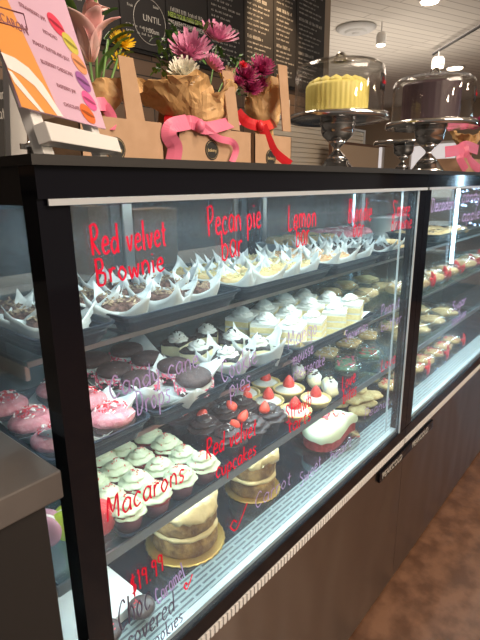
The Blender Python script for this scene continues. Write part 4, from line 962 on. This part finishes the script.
# pink bouquet
b2 = thing('pink_bouquet', 'large bouquet of pink and white flowers in brown paper with a pink ribbon', 'bouquet', (.76, .76, TC + .002))
cb = aty(203, 130, .745); wrapcone(b2, cb, aty(205, 86, .745).z, .076, .028, 1.2, (-.01, .0), low=.66); wrapcone(b2, aty(194, 126, .75), aty(150, 72, .76).z, .080, .024, 2.6, (-.055, .0), low=.55)
mum(b2, aty(217, 40, .78), .046, M['mump'], (-.2, -.6, .8), 4, 24, None, 1); mum(b2, aty(190, 54, .74), .046, M['mump'], (-.5, -.7, .6), 4, 24, None, 2); mum(b2, aty(211, 68, .735), .036, M['mump'], (.2, -.7, .7), 4, 20, None, 3)
mum(b2, aty(184, 76, .72), .036, M['mumw'], (-.5, -.7, .6), 4, 26, None, 6); mum(b2, aty(223, 79, .71), .018, M['mumy'], (0, -.8, .5), 2, 10, None, 7); mum(b2, aty(193, 44, .79), .018, M['bud'] if 0 else M['mump'], (0, -.4, 1), 3, 12, None, 8)
bm = new(); rr = random.Random(5)
for (x, y, n_) in ((168, 45, 14), (176, 35, 12), (165, 62, 12), (158, 75, 6), (212, 30, 8), (200, 60, 8), (240, 62, 6), (226, 60, 8), (180, 50, 10), (222, 55, 8)):
    for _ in range(n_): leaf(bm, aty(x + rr.uniform(-9, 9), y + rr.uniform(-8, 8), .785), (rr.uniform(-1, 1), rr.uniform(-.5, .2), rr.uniform(-.2, 1)), rr.uniform(.012, .026), .010)
part('leaves', bm, M['leaf'], b2, world=True)
bm = new()
for (x, y) in ((217, 45), (192, 60), (184, 78), (170, 50), (178, 35), (223, 82), (240, 60)): tube(bm, [aty(203, 128, .77), aty(x, y, .78)], .0015, 5)
part('stems', bm, M['stem'], b2, world=True)
yr = .693
ribbon(b2, [aty(173, 127, .72), aty(190, 122, yr), aty(205, 128, yr), aty(222, 125, yr), aty(238, 120, .72)], 0.018, M['ribbonp'])
ribbon(b2, [aty(188, 122, yr), aty(172, 126, yr-.004), aty(169, 136, yr-.006), aty(175, 147, yr-.006), aty(173, 161, yr-.004)], 0.021, M['ribbonp'])
ribbon(b2, [aty(203, 126, yr), aty(218, 138, yr-.003), aty(232, 142, yr-.005), aty(236, 150, yr-.005), aty(232, 162, yr-.004)], 0.01, M['ribbonp'])
bm = new(); lathe(bm, [(.004, -.012), (.009, -.006), (.010, .004), (.004, .012)], 12, c=aty(200, 126, yr - .004)); part('ribbon_knot', bm, M['ribbonp'], b2, world=True)
ribbon(b2, [aty(170, 110, .76), aty(168, 120, .745), aty(170, 128, .73)], 0.012, M['ribbonr'], 'red_ribbon_end')

# red bouquet
b3 = thing('magenta_bouquet', 'bouquet of dark magenta flowers in brown paper with a red ribbon', 'bouquet', (.95, .78, TC + .002))
cb = aty(263, 132, .77); wrapcone(b3, cb, aty(275, 82, .77).z, .058, .022, 3.4, (.012, 0), low=.6); wrapcone(b3, aty(265, 128, .78), aty(275, 74, .78).z, .05, .02, .4, (.02, .01), low=.5)
for k, (x, y, R_, m_) in enumerate(((260, 71, .036, 'mumm'), (246, 78, .032, 'mumm'), (251, 90, .03, 'mumm'), (266, 66, .022, 'mumm'), (243, 66, .012, 'bud'), (238, 84, .018, 'mumm'), (262, 84, .02, 'mumm'))): mum(b3, aty(x, y, .745), R_, M[m_], (-.4, -.7, .6), 4, 20, None, 10+k)
bm = new()
for (x, y, n_) in ((240, 72, 10), (236, 90, 8), (250, 64, 8), (258, 92, 6)):
    for _ in range(n_): leaf(bm, aty(x + rr.uniform(-7, 7), y + rr.uniform(-7, 7), .79), (rr.uniform(-1, 1), rr.uniform(-.5, .2), rr.uniform(-.2, 1)), rr.uniform(.012, .024), .009)
part('leaves', bm, M['leaf'], b3, world=True)
bm = new()
for (x, y) in ((260, 74), (246, 80), (251, 90), (243, 68)): tube(bm, [aty(263, 130, .785), aty(x, y, .785)], .0015, 5)
part('stems', bm, M['stem'], b3, world=True)
yr = .703
ribbon(b3, [aty(237, 112, .74), aty(247, 122, yr+.01), aty(262, 126, yr), aty(275, 123, .74)], 0.017, M['ribbonr'])
ribbon(b3, [aty(262, 126, yr), aty(268, 140, yr-.004), aty(275, 153, yr-.006), aty(290, 165, yr-.006)], 0.017, M['ribbonr'])
bm = new(); lathe(bm, [(.004, -.012), (.009, -.006), (.010, .004), (.004, .012)], 12, c=aty(260, 126, yr - .004)); part('ribbon_knot', bm, M['ribbonr'], b3, world=True)
# far right bouquet
b4 = thing('bouquet', 'bouquet in brown paper with pink ribbon at the right edge, behind the cake stand', 'bouquet', (2.66, .78, TC + .002))
cb = aty(466, 150, .78); wrapcone(b4, cb, aty(466, 128, .78).z, .09, .03, 1.8, low=.6)
for k, (x, y) in enumerate(((470, 126), (478, 124))): mum(b4, aty(x, y, .78), .04, M['mumm'], (-.6, -.5, .5), 4, 18, None, 30+k)
ribbon(b4, [aty(445, 152, .74), aty(458, 150, .73), aty(466, 146, .73), aty(478, 150, .74)], .035, M['ribbonp']); ribbon(b4, [aty(464, 146, .73), aty(467, 158, .72), aty(480, 170, .71)], .03, M['ribbonp']); ribbon(b4, [aty(463, 148, .73), aty(460, 158, .72), aty(466, 170, .71)], .025, M['ribbonp'])
carrier(2.42, 2.78, .72, .84, 'brown card carrier under the bouquet at the right edge', None)


# cake stands
def cake_stand(c, label, R=.143, H=.15, domeR=.125, domeH=.155, dome=True):
    t = thing('cake_stand', label, 'cake stand', c, 0, 'chrome footed cake stands')
    bm = new(); lathe(bm, [(.052, 0), (.054, .006), (.048, .014), (.040, .024), (.034, .034)], 14); part('foot', bm, M['chrome'], t)
    bm = new(); lathe(bm, [(.034, .034), (.022, .048), (.010, .060), (.0085, .066), (.012, .072), (.03, .088)], 24); part('stem', bm, M['chrome'], t)
    bm = new(); lathe(bm, [(.018, .078), (.042, .100), (.047, .112), (.047, .128), (.05, .130), (.05, .134), (.044, .138)], 24); part('bowl', bm, M['chrome'], t)
    bm = new(); lathe(bm, [(.04, .136), (.12, .142), (R-.004, .139), (R, .141), (R, .153), (R-.004, .156), (R-.012, .153), (.02, .151)], 64); part('plate', bm, M['chrome'], t); return t
def dome(c, label, R, H, lab=True):
    t = thing('glass_dome', label, 'glass dome', c, 0, 'glass cake domes')
    prof = [(R, 0), (R, .004), (R*.995, H*.72), (R*.985, H*.80), (R*.95, H*.87), (R*.86, H*.925), (R*.6, H*.965), (R*.3, H*.985), (.012, H*.99)]
    bm = new(); lathe(bm, prof, 64, cap=False); part('dome_shell', bm, M['dome'], t, solid=.0025)
    bm = new()
    for k in range(25): pass
    tube(bm, [(R*math.cos(2*PI*k/64), R*math.sin(2*PI*k/64), .002) for k in range(65)], .0022, 6, close=False)
    tube(bm, [(R*.965*math.cos(2*PI*k/64), R*.965*math.sin(2*PI*k/64), H*.855) for k in range(65)], .0013, 6, close=False); part('dome_rim', bm, M['dome'], t)
    bm = new(); tube(bm, [(0, .016*math.cos(PI*k/12), H*.985 + .022*math.sin(PI*k/12)) for k in range(13)], .0045, 8); lathe(bm, [(.014, H*.985), (.010, H*.985+.005), (.004, H*.985+.006)], 16); part('handle', bm, M['chrome'], t)
    if lab:
        a0 = math.radians(-80)
        def fn(u, v): a = a0 - .24*(u-.5)*2*.8; return Vector(((R+.0012)*math.cos(a), (R+.0012)*math.sin(a), H*.38 + .042*v))
        bm = sheet(new(), fn, 6, 1); q = part('label', bm, M['stick'], t, solid=.0006)
        bm = new(); A = Vector(fn(.88, .4)) * 1.004; B = Vector(fn(.12, .4)) * 1.004; n = Vector((math.cos(a0), math.sin(a0), 0)); strokes(bm, 'Cake', A + n*.003, B + n*.003, .014, n, .0012); part('label_print', bm, M['redink'], q)
    return t
s1 = (1.326, .75, TC); PZ = TC + .1515
cake_stand(s1, 'chrome footed cake stand carrying the yellow cake'); dome((1.326, .75, TC + .156), 'clear glass dome over the yellow cake', .123, .140)
t = thing('yellow_cake', 'round yellow cake with vertical piped sides under the left dome', 'cake', (1.315, .75, TC + .153))
bm = new(); lathe(bm, [(.082, 0), (.086, .004), (.087, .072), (.084, .08)], 160, fn=lambda r, z, a, k: (r*(1+.014*math.sin(a*40)*(.7+.3*math.sin(a*7+z*60))), z)); part('cake', bm, M['ycake'], t)
bm = new()
for k in range(14):
    a = 2*PI*k/14; lathe(bm, [(.019, -.003), (.021, .003), (.014, .010), (.005, .015), (.0005, .017)], 14, c=(.062*math.cos(a), .062*math.sin(a), .08), fn=lambda r, z, a_, k_: (r*(1+.1*math.sin(5*a_+z*300)), z))
part('piped_rosettes', bm, M['ycake'], t)
s2 = (1.70, .62, TC)
cake_stand(s2, 'chrome footed cake stand carrying the dark chocolate cake'); dome((1.70, .62, TC + .156), 'clear glass dome over the dark chocolate cake', .124, .140)
t = thing('chocolate_cake', 'round dark chocolate cake with combed sides under the right dome', 'cake', (1.685, .62, TC + .153))
bm = new(); prof = [(.086, 0)] + [(.088 + .0012*(k % 2), .004 + .0045*k) for k in range(24)] + [(.086, .115)]
lathe(bm, prof, 100, fn=lambda r, z, a, k: (r*(1+.006*math.sin(a*30)), z)); part('cake', bm, M['dcake'], t)
cake_stand((2.05, .85, TC), 'empty lower chrome cake stand behind the chocolate cake stand').scale = (.85,)*3

# ------------------------------------------------------------ handwriting on the glass
yg = .4990
def write(s, a, b, h, m, r=.0016, glassobj=None, sub='handwriting'):
    A, B = aty(a[0], a[1], yg), aty(b[0], b[1], yg); bm = new(); strokes(bm, s, A, B, h, (0, -1, 0), r); part(sub, bm, m, glassobj or glass1, world=True)
RI, PI_, DI = M['redink'], M['purpink'], M['darkink']
write('Red velvet', (92, 256), (168, 245), .034, RI, .0016); write('Brownie', (97, 286), (166, 270), .030, RI, .0016)
write('Pecan pie', (208, 236), (262, 227), .042, RI, .0015); write('bar', (222, 260), (244, 255), .044, RI, .0015)
write('Lemon', (288, 230), (317, 226), .043, RI, .0015); write('bar', (296, 247), (310, 244), .046, RI, .0014)
write('Blondie', (348, 222), (372, 220), .045, RI, .0015); write('bar', (353, 237), (364, 236), .045, RI, .0014)
write("S'more", (392, 217), (410, 216), .040, RI, .0014); write('Brownie', (391, 230), (412, 228), .036, RI, .0014)
write('Candy cane', (110, 400), (200, 366), .030, PI_, .0012); write('Drops', (137, 416), (172, 400), .034, PI_, .0012)
write('Cookie', (222, 383), (258, 362), .038, PI_, .0012); write('pies', (230, 398), (252, 385), .034, PI_, .0012)
write('Mango', (288, 349), (318, 332), .034, PI_, .0012); write('mousse', (293, 366), (314, 352), .028, PI_, .0012); write('cheesecake', (293, 381), (325, 364), .028, PI_, .0012)
write('Snowman', (345, 342), (368, 329), .026, PI_, .0012); write('Peanut', (381, 317), (400, 306), .030, PI_, .0012); write('butter', (381, 332), (402, 321), .028, PI_, .0012)
write('Macarons', (107, 522), (186, 480), .036, RI, .0016)
write('Red velvet', (206, 459), (257, 434), .034, RI, .0016); write('cupcakes', (216, 479), (257, 454), .030, RI, .0015)
write('Strawb', (286, 423), (312, 404), .038, RI, .0014); write('tarts', (288, 434), (312, 419), .030, RI, .0016)
write('Love', (342, 391), (356, 381), .036, RI, .0015); write('bites', (343, 404), (357, 394), .036, RI, .0015); write('Love', (381, 372), (396, 362), .034, RI, .0014)
write('Carrot', (255, 509), (292, 483), .032, PI_, .0012); write('Sweet', (300, 487), (322, 466), .034, PI_, .0012); write('heart', (330, 462), (352, 445), .030, PI_, .0012); write('Peanut', (364, 419), (390, 404), .026, PI_, .0011)
write('$19.99', (132, 596), (165, 569), .034, RI, .0015); write('*', (185, 592), (197, 580), .020, RI, .0016); write('*', (232, 536), (256, 510), .035, RI, .0016)
write('Choc', (119, 632), (152, 606), .050, DI, .0014); write('covered', (128, 652), (176, 610), .040, DI, .0013); write('cookies', (150, 652), (184, 620), .030, DI, .0012); write('Caramel', (158, 605), (186, 575), .032, PI_, .0012)
for s, a, b, h in (('Decadent', (431, 212), (456, 208), .036), ('candy', (462, 203), (480, 200), .04), ('apple', (462, 222), (480, 218), .04)): write(s, a, b, h, PI_, .0022, glass2)
write('Sugar', (452, 312), (466, 303), .034, PI_, .0022, glass2); write('cookies', (452, 326), (466, 316), .034, PI_, .0022, glass2)

# ------------------------------------------------------------ light
w = bpy.data.worlds.new('world'); SC.world = w; w.use_nodes = True; bg = w.node_tree.nodes['Background']; bg.inputs[0].default_value = (1, .88, .76, 1); bg.inputs[1].default_value = .17
area('room_light', (1.0, -2.2, 3.0), 2.2, 120, (1, .84, .70), (.35, 0, 0), 1.2)
for k, (x, y) in enumerate(((.2, -1.2), (1.9, -1.6), (3.4, -1.3))): spot('room_downlight', (x, y, 3.1), (x, y + .5, 0), 45, (1, .75, .52), 90, .05)
for k, (x, y, z) in enumerate(((.75, -1.0, 1.9), (1.15, -1.3, 2.0), (1.9, -1.5, 2.1), (3.0, -1.4, 2.1))):
    l = bpy.data.lights.new('streak_light', 'POINT'); l.energy = 16; l.color = (1, .76, .5); l.shadow_soft_size = .04; o = bpy.data.objects.new('streak_light', l); COL.objects.link(o); o.location = (x, y, z)  # unseen point lights added to streak the steel front panel, no pendants modelled
area('ceiling_fill', (7, 3.5, 2.2), 2.5, 30, (1, .88, .74), (PI, 0, 0), 2.5)  # added upward fill in place of bounce light on the ceiling
spot('board_lamp', (3.3, 1.9, 3.1), (3.5, 2.6, 2.4), 130, (1, .66, .36), 45, .06)
spot('flower_lamp', (.9, -.4, 3.1), (.9, .75, 1.45), 70, (1, .80, .6), 40, .08)
area('back_room_light', (8, 3.5, 3.15), 3, 130, (1, .84, .7), (0, 0, 0), 3)
area('staff_light', (1.2, 1.9, 3.1), 1.4, 34, (1, .84, .68), (0, 0, 0), .5)
vs = SC.view_settings; vs.view_transform = 'Standard'; vs.look = 'None'; vs.exposure = 0; vs.gamma = 1; vs.use_curve_mapping = False
SC.display_settings.display_device = 'sRGB'
SC.cycles.transparent_max_bounces = 40; SC.cycles.max_bounces = 10
SC.cycles.use_denoising = True
